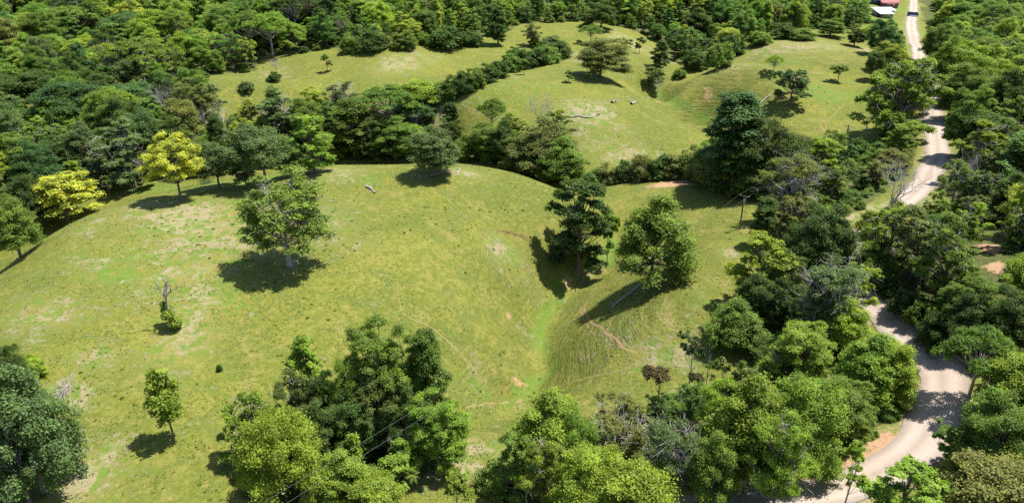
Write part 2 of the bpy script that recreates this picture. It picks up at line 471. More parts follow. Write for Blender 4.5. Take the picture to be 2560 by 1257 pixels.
FOREST = {
 'left': poly_w([(-160,700),(-40,650),(60,585),(150,520),(240,475),(330,450),(450,455),(560,430),(560,330),(470,270),(425,215),(430,192),(560,182),(640,178),(650,150),(740,135),(830,122),(830,60),(830,-45),(300,-45),(-300,-45),(-500,40),(-500,300),(-400,600)]),
 'valley': poly_w([(500,330),(620,270),(760,262),(900,285),(1080,290),(1100,340),(1180,345),(1290,355),(1400,360),(1440,440),(1380,462),(1280,425),(1160,402),(1000,398),(830,396),(600,430),(500,400)]),
 'top': poly_w([(830,122),(900,118),(1000,108),(1080,96),(1250,92),(1300,62),(1480,56),(1560,68),(1640,100),(1690,150),(1760,172),(1830,146),(1850,108),(2000,76),(2120,74),(2180,60),(2170,-45),(830,-45)]),
 'right': poly_w([(2310,-45),(2312,60),(2322,140),(2372,280),(2392,400),(2420,470),(2400,520),(2240,590),(2200,640),(2240,740),(2330,800),(2420,880),(2480,960),(2490,1100),(2450,1250),(2900,1250),(3000,700),(2900,100),(2800,-45)]),
 'verge': poly_w([(2180,62),(2235,62),(2262,100),(2276,160),(2300,270),(2312,340),(2310,390),(2260,440),(2160,520),(2090,560),(2080,640),(2120,720),(2180,800),(2260,900),(2290,1000),(2240,1080),(2130,1150),(1900,1195),(1600,1240),(1230,1255),(1240,1190),(1330,1100),(1500,1090),(1640,1060),(1800,985),(1880,900),(1880,800),(1900,700),(1930,600),(1960,520),(2040,460),(2060,390),(2150,400),(2210,330),(2200,250),(2230,150)]),
 'clump': poly_w([(590,1255),(600,1150),(720,1090),(760,1060),(900,1080),(1050,1085),(1120,1130),(1080,1170),(960,1210),(900,1255)]),
 'corner': poly_w([(-120,1255),(-150,960),(20,930),(60,1000),(120,1150),(110,1255)]),
 'grove': poly_w([(1760,440),(1800,400),(1950,420),(2010,450),(1960,485),(1880,490),(1790,480)]),
}

# ------------------------------------------------------------------ terrain mesh
def axis(stops):
    out = [stops[0][0]]
    for (a, s), (b, _) in zip(stops, stops[1:]):
        n = max(1, int(round((b - a) / s))); out += list(np.linspace(a, b, n + 1)[1:])
    return np.array(out)
ax = axis([(-3200, 320), (-640, 8), (-240, 3), (-110, 1.2), (110, 2), (270, 8), (640, 320), (3200, 1)])
ay = axis([(-700, 100), (-80, 8), (40, 1.1), (190, 2), (330, 4.5), (640, 10), (960, 250), (4200, 1)])
TX, TY = np.meshgrid(ax, ay)
TZ = hgt(TX, TY)
nx, ny = len(ax), len(ay)
ii = (np.arange(ny - 1)[:, None] * nx + np.arange(nx - 1)[None]).ravel()
terrain_me = quad_mesh('ground', np.stack([TX.ravel(), TY.ravel(), TZ.ravel()], 1), np.stack([ii, ii + 1, ii + nx + 1, ii + nx], 1), True)

fx_, fy_ = TX.ravel(), TY.ravel()
def blob(lst):
    r = np.zeros(len(fx_))
    for u, v, rx, ry, s in lst:
        p = ground(u, v)
        d = ((fx_ - p[0]) / rx) ** 2 + ((fy_ - p[1]) / ry) ** 2
        r = np.maximum(r, s * np.exp(-d * 0.9))
    return r
def along(lines, w, s):
    r = np.zeros(len(fx_))
    for ln in lines:
        P = np.array([ground(u, v)[:2] for u, v in ln])
        for a, b in zip(P, P[1:]):
            ab = b - a; L2 = ab @ ab + 1e-9
            t = np.clip(((fx_ - a[0]) * ab[0] + (fy_ - a[1]) * ab[1]) / L2, 0, 1)
            d = np.hypot(fx_ - a[0] - t * ab[0], fy_ - a[1] - t * ab[1])
            r = np.maximum(r, s * np.exp(-(d / w) ** 2))
    return r

dry = blob([(728,664,3,2,.55),(1455,676,3,2,.5),(1640,715,3,2,.4),(1085,442,5,2,.5),(430,505,8,4,.4),(1503,195,5,4,.5),(470,535,13,10,.62),(520,600,12,13,.5),(430,520,14,5,.55),(500,680,9,12,.42),(560,560,6,8,.4),(600,640,6,6,.3),(480,780,5,9,.45),(460,850,5,7,.45),
            (110,780,8,5,.4),(130,790,4,3,.5),(240,560,4,6,.4),(230,660,4,3,.4),(820,430,8,6,.45),(830,540,5,9,.3),(860,600,7,8,.25),(200,1190,5,5,.6),(190,1225,5,3,.55),(170,985,4,3,.65),(230,890,4,3,.45),
            (1460,280,9,10,.7),(1480,310,10,9,.4),(1160,430,6,4,.5),(995,160,8,8,.75),(1060,145,12,8,.3),(1560,100,9,12,.6),(1590,120,8,8,.5),(1660,150,8,8,.6),(2000,115,30,10,.55),(2180,130,10,10,.6),
            (1100,285,5,12,.7),(1300,690,8,5,.2),(1250,620,4,4,.6),(1160,1110,5,3,.7),(1100,1170,7,2.5,.75),(1040,1190,5,2.5,.6),(1720,880,7,3,.55),(1650,870,6,3,.4),(1640,905,5,2,.5),(1550,830,6,4,.25),(1580,440,3,4,.6),
            (1820,630,1.6,2,.7),(1500,360,10,8,.4),(1560,390,9,6,.5),(1450,330,6,3,.5),(690,185,10,6,.35),(560,190,15,6,.2),(1490,150,14,8,.3),(1420,135,10,6,.5),(1850,160,10,6,.35),(1880,110,14,6,.35),(1300,190,14,14,.2),(1020,960,4,4,.3),(1200,960,4,4,.35),(740,655,4,3,.45),
            (2200,530,7,6,.7),(2120,540,8,6,.6),(2320,480,5,6,.4),(2450,470,8,8,.5),(2540,400,8,6,.6),(2430,1020,6,5,.6)])
lush = blob([(420,570,9,6,.5),(330,640,10,7,.45),(300,690,8,3,.55),(450,720,9,5,.4),(390,700,8,7,.35),(560,760,4,5,.5),(1300,230,25,22,.32),(1480,290,10,12,.45),(1240,980,6,3,.5),(1140,960,3,4,.3),(2050,230,18,10,.5),(1930,160,18,8,.45),
             (1500,640,5,5,.45),(220,1180,3,2,.5),(920,450,6,5,.35),(1180,330,8,8,.2),(1900,610,6,6,.35),(1780,760,5,6,.3),(1850,480,12,5,.3),(2150,90,18,8,.5),(2240,60,6,40,.8),(2240,20,8,40,.8),(1400,690,4,4,.5)])
lush = np.maximum(lush, along([[(1395,700),(1400,730),(1365,780),(1345,830),(1352,870),(1365,895)],[(1385,915),(1340,955),(1295,985)],[(1530,590),(1525,620),(1490,655),(1450,670)]], 1.5, .75))
lush = np.maximum(lush, along([[(1640,215),(1650,240),(1690,265),(1740,290),(1762,300)]], 2.4, .85))
lush = np.maximum(lush, along([[(240,480),(330,455),(420,470),(560,470),(640,450)]], 6, .5))
red = blob([(1690,458,7,3.5,1.0),(1275,792,.9,1.1,.75),(1420,705,1.5,2.5,.6),(1290,590,5,3,.38),(1300,958,1.6,1.0,.75),(1260,980,2.0,1.2,.4),(1770,237,2.2,2.5,.6),(2480,620,2.2,3,.85),(2500,668,2.2,2.5,.9),(2470,595,1.5,2,.6),
            (2060,1185,12,2.5,1.0),(1950,1225,10,3,.9),(1700,1245,9,3,.8),(2230,1110,5,4,.8),(2200,1150,6,3,.7),(1510,680,3,3,.45),(1640,252,3,4,.5),(2120,610,3,3,.5),(1120,300,4,6,.4),(1800,125,6,12,.5),(2310,800,3,3,.3),(1725,585,1,1,.5)])
terr = blob([(1600,800,12,9,.9),(1540,850,9,7,.95),(1700,780,12,9,.8),(1480,880,5,4,.9),(1800,700,10,8,.55),(1400,760,5,5,.4),(1250,760,16,10,.12),(1180,800,12,8,.15),(1800,240,14,16,.6),(1720,270,10,12,.7),(1880,290,10,14,.8),
             (1980,130,30,14,.6),(2050,160,26,12,.7),(1680,230,6,8,.8),(2030,330,10,10,.6),(2080,330,6,10,.6),(1240,960,5,3,.7),(1560,640,4,5,.4),(1700,560,6,6,.3),(1300,700,16,10,.1)])
forest = np.zeros(len(fx_))
for k, P in FOREST.items():
    forest = np.maximum(forest, inside(P, fx_, fy_).astype(float))
forest = np.where((np.abs(fx_) > 330) | (fy_ > 640), 1.0, forest)

# ------------------------------------------------------------------ road
def catmull(P, step):
    P = np.asarray(P, float)
    Q = np.vstack([2 * P[0] - P[1], P, 2 * P[-1] - P[-2]])
    out = []
    for i in range(1, len(Q) - 2):
        p0, p1, p2, p3 = Q[i - 1:i + 3]
        n = max(2, int(np.linalg.norm(p2 - p1) / step))
        t = np.linspace(0, 1, n, endpoint=False)[:, None]
        out.append(0.5 * (2 * p1 + (p2 - p0) * t + (2 * p0 - 5 * p1 + 4 * p2 - p3) * t * t + (3 * p1 - p0 - 3 * p2 + p3) * t ** 3))
    out.append(P[-1:])
    return np.vstack(out)

ROAD_PX = [(2284,-22),(2284,0),(2284,25),(2278,60),(2284,100),(2296,130),(2310,180),(2326,250),(2336,320),(2344,380),(2322,435),(2290,480),(2225,535),(2152,588),(2130,640),(2150,705),(2188,765),(2245,820),(2305,872),(2352,930),(2352,1000),(2318,1080),(2262,1140),(2170,1195),(2060,1228),(1880,1255),(1640,1285)]
road_c = catmull([ground(u, v)[:2] for u, v in ROAD_PX], 1.0)

def strip(centre, half, name, mat, lift, seed, cols=7, wob=0.35, profile=None, stray=0.0):
    c = np.asarray(centre)
    if stray: c = c + stray * np.stack([fbm(c[:, 0] / 2.3, c[:, 1] / 2.3, 3, seed), fbm(c[:, 0] / 2.3, c[:, 1] / 2.3, 3, seed + 50)], 1)
    t = np.gradient(c, axis=0); t /= np.linalg.norm(t, axis=1, keepdims=True) + 1e-9
    nrm = np.stack([-t[:, 1], t[:, 0]], 1)
    s = np.arange(len(c)) * 1.0
    hl = half * (1 + wob * 2 * fbm(s / 3.1, s * 0 + seed, 3, seed)); hr = half * (1 + wob * 2 * fbm(s / 2.7, s * 0 + seed + 9, 3, seed + 5))
    a = np.linspace(-1, 1, cols)
    off = np.where(a[None] < 0, a[None] * hl[:, None], a[None] * hr[:, None])
    X = c[:, None, 0] + nrm[:, None, 0] * off; Y = c[:, None, 1] + nrm[:, None, 1] * off
    Z = hgt(X, Y) + lift - 0.05 * (np.abs(a)[None] > 0.99)
    nc = cols
    i = (np.arange(len(c) - 1)[:, None] * nc + np.arange(nc - 1)[None]).ravel()
    me = quad_mesh(name, np.stack([X.ravel(), Y.ravel(), Z.ravel()], 1), np.stack([i, i + nc, i + nc + 1, i + 1], 1), True)
    at = me.attributes.new('across', 'FLOAT', 'POINT')
    prof = np.ones(cols) if profile is None else np.asarray(profile, float)
    at.data.foreach_set('value', np.tile(prof, len(c)).astype(np.float32))
    o = link(name, me, mat)
    tag(o, kind='structure')
    return o

def dist_road(X, Y):
    X = np.atleast_1d(X); Y = np.atleast_1d(Y)
    return np.min(np.hypot(X[:, None] - road_c[None, ::2, 0], Y[:, None] - road_c[None, ::2, 1]), axis=1)

rd = np.full(len(fx_), 99.0)
near = (fx_ > 15) & (fx_ < 320) & (fy_ > 40) & (fy_ < 720)
rd[near] = dist_road(fx_[near], fy_[near])
dry = np.maximum(dry, 0.55 * np.exp(-((rd - 2.5) / 1.8) ** 2) * (rd > 2.0))
forest = np.where(rd < 4.6, 0.0, forest)
red = np.maximum(red, 0.35 * np.exp(-(rd / 3.4) ** 4))

for nm, chans in (('cover_a', (dry, lush, red)), ('cover_b', (forest, terr, np.zeros(len(fx_))))):
    at = terrain_me.attributes.new(nm, 'FLOAT_COLOR', 'POINT')
    at.data.foreach_set('color', np.stack([*chans, np.ones(len(fx_))], 1).astype(np.float32).ravel())
tag(link('ground', terrain_me, M_GROUND), kind='structure')
strip(road_c, 2.4 + 0.35 * np.clip((road_c[:, 1] - 140) / 20, 0, 1) + 0.35 * np.clip((100 - road_c[:, 1]) / 20, 0, 1) * np.clip((road_c[:, 1] - 58) / 8, 0, 1), 'road', M_ROAD, 0.13, 3, 9, 0.22, [0.25, 0.6, 1, .85, .55, .85, 1, 0.6, 0.25])

PATHS = [  # cattle paths: points, half width, red soil
 ([(1165,1018),(1220,1008),(1290,1003),(1345,990),(1400,965),(1470,945),(1540,928),(1600,912)], .40, 0),
 ([(1000,778),(1030,795),(1075,818),(1110,845),(1150,880),(1180,915),(1215,955)], .28, 0),
 ([(1125,860),(1150,885),(1185,925),(1205,960)], .22, 0),
 ([(990,705),(998,745),(1000,778)], .2, 0),
 ([(1470,755),(1460,770),(1478,800),(1505,822),(1540,850),(1565,870),(1590,885)], .33, 1),
 ([(1452,765),(1455,790),(1470,820),(1485,840)], .22, 1),
 ([(1500,705),(1495,685),(1505,665),(1520,655)], .28, 1),
 ([(1440,730),(1455,700),(1462,680),(1480,665)], .3, 0),
 ([(1440,700),(1420,740),(1400,780),(1395,800)], .3, 0),
 ([(1455,355),(1490,355),(1530,358),(1570,362)], .35, 0),
 ([(1455,370),(1500,372),(1545,382),(1600,390)], .35, 0),
 ([(1150,262),(1185,275),(1230,292),(1290,300)], .35, 0),
 ([(2110,262),(2090,285),(2068,305),(2062,322)], .3, 0),
 ([(2100,265),(2080,290),(2050,310),(2035,325),(2045,345)], .25, 0),
 ([(2060,300),(2052,312),(2062,330),(2085,345),(2080,365)], .3, 1),
 ([(1730,575),(1700,610),(1690,650),(1720,680),(1790,710),(1850,750)], .22, 0),
 ([(1780,520),(1740,560),(1710,600),(1700,640)], .22, 0),
 ([(1300,1090),(1260,1120),(1215,1160),(1190,1200)], .3, 0),
 ([(330,1080),(290,1115),(250,1145),(215,1175)], .2, 0),
 ([(100,1010),(140,1020),(200,1040),(240,1060)], .12, 0),
]
for k, (px, w, r) in enumerate(PATHS):
    c = catmull([ground(u, v)[:2] for u, v in px], 0.5)
    strip(c, w * (.7 if r else .55), 'path', M_PATHR if r else M_PATH, 0.035, 20 + k, 3, 0.8, None, 0.9)

# ------------------------------------------------------------------ tree prototypes
LQ = 1.0

def leaves_mesh(name, P, Nn, S, T, rng, aspect=0.62):
    n = len(P)
    r = rng.normal(size=(n, 3))
    A = np.cross(Nn, r); A /= np.linalg.norm(A, axis=1, keepdims=True) + 1e-9
    B = np.cross(Nn, A)
    S = S[:, None]
    V = np.stack([P - A * S * .5, P + B * S * .5 * aspect, P + A * S * .5 + Nn * S * -0.12, P - B * S * .5 * aspect], 1).reshape(-1, 3)
    me = quad_mesh(name, V, np.arange(4 * n).reshape(-1, 4))
    at = me.attributes.new('tint', 'FLOAT', 'POINT')
    at.data.foreach_set('value', np.repeat(np.clip(T, 0, 1), 4).astype(np.float32))
    return me

def lobe_layout(spec, rng):
    H, R, zb = spec['H'], spec['R'], spec['zb']
    nl, lr = spec['nl'], spec['lr'] * spec['R']
    z0 = H * zb; hc = H - z0
    L = []
    sh = spec['shape']
    ga = math.pi * (3 - math.sqrt(5)); ph = rng.uniform(0, 6.28)
    bumps = rng.normal(size=(5, 3)); bumps /= np.linalg.norm(bumps, axis=1, keepdims=True); bw = rng.uniform(-.45, .38, 5)
    def uneven(a, q, z):
        d = np.array([math.cos(a) * q, math.sin(a) * q, z])
        return 1 + float(np.sum(bw * np.clip(bumps @ d, 0, 1) ** 2))
    for i in range(nl):
        f = (i + 0.5) / nl; a = ph + i * ga + rng.normal() * 0.25
        r = lr * rng.uniform(0.72, 1.3)
        if sh == 'dome':
            z = 1 - spec.get('zlow', 1.4) * f; q = math.sqrt(max(0, 1 - z * z)); k = rng.uniform(0.68, 1.08) * uneven(a, q, z)
            c = np.array([math.cos(a) * q * (R - r) * k, math.sin(a) * q * (R - r) * k, z0 + hc * 0.42 + z * (hc * 0.58 - r * 0.7) * k])
        elif sh == 'umbrella':
            q = math.sqrt(f) * rng.uniform(0.9, 1.05)
            c = np.array([math.cos(a) * q * (R - r), math.sin(a) * q * (R - r), H - r * 0.6 - hc * (0.08 + 0.62 * q ** 2.2) + rng.normal() * 0.25])
        elif sh == 'column':
            z = f; q = R * (0.25 + 0.75 * math.sin(math.pi * min(1, 0.18 + 0.8 * z))) - r
            c = np.array([math.cos(a) * max(q, 0.1), math.sin(a) * max(q, 0.1), z0 + hc * z * 0.97])
        elif sh == 'layer':
            tiers = spec.get('tiers', 5); t = i % tiers; tf = (t + 0.5) / tiers
            rr = R * math.sin(math.pi * (0.25 + 0.62 * tf)) * rng.uniform(0.25, 1.0)
            c = np.array([math.cos(a) * rr, math.sin(a) * rr, z0 + hc * (tf + rng.normal() * 0.03)])
        elif sh == 'bush':
            z = 1 - 1.0 * f; q = math.sqrt(max(0, 1 - z * z)); k = rng.uniform(0.7, 1.1)
            c = np.array([math.cos(a) * q * (R - r) * k, math.sin(a) * q * (R - r) * k, max(r * 0.35, z * (H - r * 0.8) * k)])
        elif sh == 'scatter':
            q = rng.uniform(0.2, 1) * (R - r * 0.6)
            c = np.array([math.cos(a) * q, math.sin(a) * q, z0 + hc * rng.uniform(0.05, 0.95) * (1 - 0.35 * (q / R) ** 2)])
        c[:2] += rng.normal(size=2) * lr * 0.15
        L.append((c, r))
    return L

def bezier(a, b, c, n=6):
    t = np.linspace(0, 1, n)[:, None]
    return (1 - t) ** 2 * a + 2 * t * (1 - t) * b + t * t * c

def bare_branches(mb, start, direc, length, rad, depth, rng, spread=0.6, k=4, up=0.25):
    n = 4
    pts = [np.array(start)]; d = np.array(direc, float)
    for i in range(n):
        d = d + rng.normal(size=3) * 0.16 + np.array([0, 0, up * 0.3]); d /= np.linalg.norm(d)
        pts.append(pts[-1] + d * length / n)
    pts = np.array(pts)
    mb.tube(pts, np.linspace(rad, rad * 0.55, n + 1), k, cap=False)
    if depth <= 0: return
    kids = rng.integers(2, 4)
    for q in range(kids):
        nd = d + rng.normal(size=3) * spread + np.array([0, 0, up]); nd /= np.linalg.norm(nd)
        s = pts[-1] if q == 0 else pts[rng.integers(2, n + 1)]
        bare_branches(mb, s, nd, length * rng.uniform(0.6, 0.85), rad * rng.uniform(0.5, 0.66), depth - 1, rng, spread, k if depth > 2 else 3, up)

def gen_tree(key, spec, seed):
    rng = np.random.default_rng(seed)
    H, R = spec['H'], spec['R']
    tr = spec.get('tr', 0.022 * H)
    mbt = MB(); parts = {}
    lean = rng.normal(size=2) * 0.03 * H
    top = np.array([lean[0], lean[1], H * spec.get('tt', 0.8)])
    mid = np.array([-lean[0] * .3, -lean[1] * .3, H * 0.4])
    tp = bezier(np.array([0, 0, -0.8]), mid, top, 9)
    trad = np.linspace(1, 0.3, 9) * tr; trad[0] *= 1.55; trad[1] *= 1.1
    if spec['shape'] != 'bush':
        mbt.tube(tp, trad, 7)
    L = lobe_layout(spec, rng) if spec['nl'] else []
    P, Nn, S, T = [], [], [], []
    mbd = MB()
    wts = np.array([r * r for c, r in L]) if L else np.array([1.0]); wts = wts / wts.sum()
    for (c, r), w in zip(L, wts):
        # limb
        if spec['shape'] == 'bush':
            s = np.array([c[0] * .1, c[1] * .1, 0]); rr = 0.05
        else:
            zt = np.clip(c[2] * rng.uniform(0.45, 0.75), H * spec.get('fork', 0.25), H * spec.get('tt', 0.8) * 0.98)
            k = np.interp(zt, tp[:, 2], np.arange(9)); i0 = int(min(k, 7)); fr = k - i0
            s = tp[i0] * (1 - fr) + tp[i0 + 1] * fr; rr = tr * spec.get('limb', 0.34)
        m = (s + c) / 2 + np.array([0, 0, -0.12 * abs(c[2] - s[2])]) + (c - s) * np.array([.18, .18, 0])
        mbt.tube(bezier(s, m, c, 5), np.linspace(rr, rr * 0.3, 5), 5, cap=False)
        nlv = int(spec['leaf'] * LQ * w)
        if nlv < 3: continue
        m_sub = max(4, int(spec.get('sub', 14)))
        d = rng.normal(size=(m_sub, 3)); d /= np.linalg.norm(d, axis=1, keepdims=True)
        d[:, 2] = np.where(d[:, 2] < -0.35, -d[:, 2], d[:, 2])
        fl = spec.get('flat', 0.75)
        sc = c + d * r * np.array([1, 1, fl]) * rng.uniform(0.6, 1.05, (m_sub, 1))
        st = rng.uniform(0, 1, m_sub)
        idx = rng.integers(0, m_sub, nlv)
        g = rng.normal(size=(nlv, 3)) * r * spec.get('spr', 0.2) * np.array([1, 1, 0.7 * (0.5 + 0.5 * fl)])
        pp = sc[idx] + g
        nn = d[idx] * 0.55 + np.array([0, 0, 0.55]) + rng.normal(size=(nlv, 3)) * spec.get('nr', 0.42)
        nn /= np.linalg.norm(nn, axis=1, keepdims=True)
        P.append(pp); Nn.append(nn)
        S.append(spec['ls'] * rng.uniform(0.65, 1.35, nlv)); T.append(np.clip(0.62 * st[idx] + 0.38 * rng.uniform(0, 1, nlv), 0, 1))
        for q in range(spec.get('twig', 0)):
            e = c + (rng.normal(size=3) * np.array([1, 1, .8]) + (c - np.array([0, 0, H * .5])) / R * .6) * r * 0.8
            bare_branches(mbd, c * 0.75 + s * 0.25, (e - c) / (np.linalg.norm(e - c) + 1e-6), r * 1.5, 0.075, 2, rng, 0.55, 4, 0.1)
    if spec.get('bare'):
        mbt2 = mbt
        b = spec['bare']
        for q in range(b['n']):
            a = q * 6.283 / b['n'] + rng.uniform(-.4, .4)
            z = H * b['z'] * rng.uniform(0.8, 1.05)
            k = min(np.interp(z, tp[:, 2], np.arange(9)), 7.99); i0 = int(k); fr = k - i0
            s = tp[i0] * (1 - fr) + tp[i0 + 1] * fr
            dr = np.array([math.cos(a) * b['out'], math.sin(a) * b['out'], rng.uniform(.6, 1.1)]); dr /= np.linalg.norm(dr)
            bare_branches(mbt2, s, dr, H * b['len'] * rng.uniform(.8, 1.2), tr * 0.5, b['depth'], rng, b.get('spread', .55), 5, 0.2)
    parts['trunk'] = mbt.mesh(key + '_trunk', True)
    if P:
        parts['crown'] = leaves_mesh(key + '_crown', np.vstack(P), np.vstack(Nn), np.concatenate(S), np.concatenate(T), rng, spec.get('asp', 0.62))
    if spec.get('mix') and P:
        A_, B_, C_, D_ = np.vstack(P), np.vstack(Nn), np.concatenate(S), np.concatenate(T)
        g_ = D_ < spec['mix']
        parts['crown'] = leaves_mesh(key + '_crown', A_[~g_], B_[~g_], C_[~g_], D_[~g_], rng)
        parts['leaves'] = leaves_mesh(key + '_leaves', A_[g_], B_[g_], C_[g_], D_[g_] + .2, rng)
    if mbd.V:
        parts['dead_branches'] = mbd.mesh(key + '_dead', True)
    return dict(parts=parts, H=H, R=R)

def gen_palm(seed):
    rng = np.random.default_rng(seed)
    H = 8.0; mbt = MB()
    mbt.tube([(0, 0, -.5), (0.1, 0, 3), (0.2, .1, 6)], [.3, .22, .2], 7)
    P, Nn, S, T = [], [], [], []
    V = []; tint = []
    for i in range(26):
        a = i * 2.4 + rng.uniform(-.2, .2); e = rng.uniform(0.1, 1.2)
        L = rng.uniform(3.4, 4.4)
        d = np.array([math.cos(a), math.sin(a), 0]); side = np.array([-d[1], d[0], 0])
        t = np.linspace(0, 1, 15)[:, None]
        rach = np.array([0.2, .1, 6]) + d * L * t * math.cos(e * .6) + np.array([0, 0, 1]) * (L * math.sin(e) * t - 2.6 * t * t * (1.2 - .3 * e))
        tv = rng.uniform(0.2, .9)
        for j in range(1, 14):
            l = 0.95 * math.sin(math.pi * min(1, 0.15 + 0.85 * j / 14)) + .1
            for sgn in (-1, 1):
                b = rach[j]; tip = b + side * sgn * l + d * .35 + np.array([0, 0, -.35 * l])
                wv = (rach[j] - rach[j - 1]) * .45
                V.append([b - wv, b + wv, tip + wv * .2, tip - wv * .2]); tint.append(tv)
    V = np.array(V).reshape(-1, 3)
    me = quad_mesh('palm_fronds', V, np.arange(len(V)).reshape(-1, 4))
    at = me.attributes.new('tint', 'FLOAT', 'POINT'); at.data.foreach_set('value', np.repeat(tint, 4).astype(np.float32))
    return dict(parts={'trunk': mbt.mesh('palm_trunk', True), 'crown': me}, H=7.6, R=4.2)

SPEC = {
 'round':   (6, dict(H=15, R=5.8, zb=.06, shape='dome', zlow=1.6, nl=50, lr=.215, flat=.8, leaf=44000, ls=.31, sub=12, spr=.31)),
 'open':    (4, dict(H=15, R=6.1, zb=.16, shape='scatter', nl=46, lr=.185, flat=.75, leaf=33000, ls=.33, sub=11, fork=.3, limb=.36, twig=1)),
 'umbrella':(2, dict(H=14, R=9, zb=.52, shape='umbrella', nl=40, lr=.17, flat=.5, leaf=30000, ls=.30, sub=14, fork=.3, limb=.3, tr=.42, tt=.75)),
 'dome':    (3, dict(H=14, R=7.0, zb=.14, shape='dome', zlow=1.5, nl=70, lr=.17, flat=.65, leaf=36000, ls=.30, sub=12, spr=.28)),
 'column':  (2, dict(H=17, R=3.7, zb=.12, shape='column', nl=30, lr=.36, flat=.95, leaf=25000, ls=.40, sub=11)),
 'layer':   (3, dict(H=17, R=5.6, zb=.08, shape='layer', tiers=7, nl=38, lr=.27, flat=.5, leaf=25000, ls=.42, sub=12)),
 'yellow':  (2, dict(H=13, R=6.2, zb=.18, shape='dome', zlow=1.45, mix=.27, nl=56, lr=.19, flat=.45, leaf=28000, ls=.36, sub=9, spr=.24)),
 'bush':    (3, dict(H=4.5, R=3.2, zb=.0, shape='bush', nl=15, lr=.36, flat=.85, leaf=9000, ls=.30, sub=12)),
 'sapling': (2, dict(H=7, R=2.2, zb=.35, shape='scatter', nl=12, lr=.36, flat=.8, leaf=6500, ls=.34, sub=9, tr=.11)),
 'slender': (2, dict(H=13, R=2.6, zb=.35, shape='scatter', nl=9, lr=.34, flat=.8, leaf=3600, ls=.36, sub=8, tr=.16)),
 'sparse':  (2, dict(H=15, R=6.2, zb=.15, shape='scatter', nl=36, lr=.21, flat=.7, leaf=20000, ls=.34, sub=10, fork=.22, limb=.34, twig=3, tr=.42)),
 'pollard': (1, dict(H=10, R=2.5, zb=.34, shape='column', nl=16, lr=.40, flat=.9, leaf=7500, ls=.34, sub=9, tr=.17, bare=dict(n=3, z=.30, out=1.2, len=.16, depth=2, spread=.4))),
 'lone':    (1, dict(H=16, R=6.6, zb=.16, shape='dome', zlow=1.5, nl=46, lr=.185, flat=.8, leaf=24000, ls=.34, sub=10, spr=.30, fork=.24, limb=.3, twig=2, tr=.34)),
 'vine':    (1, dict(H=12, R=1.9, zb=.10, shape='column', nl=13, lr=.55, flat=1.1, leaf=6500, ls=.36, sub=10)),
 'snag':    (1, dict(H=10, R=2.6, zb=.06, shape='scatter', nl=0, lr=.30, flat=.8, leaf=0, ls=.34, tr=.26, bare=dict(n=5, z=.62, out=.45, len=.17, depth=2))),
 'ball':    (1, dict(H=9, R=2.0, zb=.55, shape='scatter', nl=3, lr=.55, flat=1.0, leaf=3200, ls=.26, sub=26, tr=.12, spr=.16)),
 'bare':    (3, dict(H=15, R=5.0, zb=.4, shape='dome', nl=0, lr=.3, leaf=0, ls=.3, tr=.24, tt=.6, bare=dict(n=6, z=.5, out=.6, len=.2, depth=5, spread=.45))),
}
PROTO = {}
sd = 100
for k, (cnt, sp_) in SPEC.items():
    PROTO[k] = []
    for i in range(cnt):
        sd += 7
        q = dict(sp_); vr = random.Random(sd)
        if q['nl'] > 12:   # no two seedlings grow alike: lobe count and size, leaf size, flatness differ
            f = vr.uniform(.72, 1.3); q['nl'] = int(q['nl'] * f); q['lr'] = q['lr'] / math.sqrt(f) * vr.uniform(.92, 1.08)
            q['flat'] = q['flat'] * vr.uniform(.75, 1.15); lf = vr.uniform(.74, 1.3); q['ls'] *= lf; q['leaf'] = int(q['leaf'] / lf ** 1.5)
            q['spr'] = q.get('spr', .2) * vr.uniform(.85, 1.35); q['sub'] = max(6, int(q['sub'] * vr.uniform(.6, 1.3)))
        PROTO[k].append(gen_tree('%s_%d' % (k, i), q, sd))
PROTO['palm'] = [gen_palm(5), gen_palm(6)]
# the snag keeps leafy sprouts round its foot
rngs = np.random.default_rng(77)
def sprout_mesh():
    P, Nn, S, T = [], [], [], []
    for c, r in (((-1.1, -.2, 1.6), 1.0), ((-.9, .3, 3.1), .9), ((.7, 0, 3.4), .9), ((-.6, -.4, .9), .9), ((.3, .4, 2.3), .7), ((1.0, .2, 4.3), .5)):
        n = 420
        d = rngs.normal(size=(n, 3)); d /= np.linalg.norm(d, axis=1, keepdims=True)
        P.append(np.array(c) + d * r * rngs.uniform(.5, 1.05, (n, 1))); nn = d * .6 + np.array([0, 0, .5]) + rngs.normal(size=(n, 3)) * .4
        Nn.append(nn / np.linalg.norm(nn, axis=1, keepdims=True)); S.append(rngs.uniform(.2, .42, n)); T.append(rngs.uniform(.1, 1, n))
    return leaves_mesh('sprouts', np.vstack(P), np.vstack(Nn), np.concatenate(S), np.concatenate(T), rngs)
PROTO['snag'][0]['parts']['crown'] = sprout_mesh()

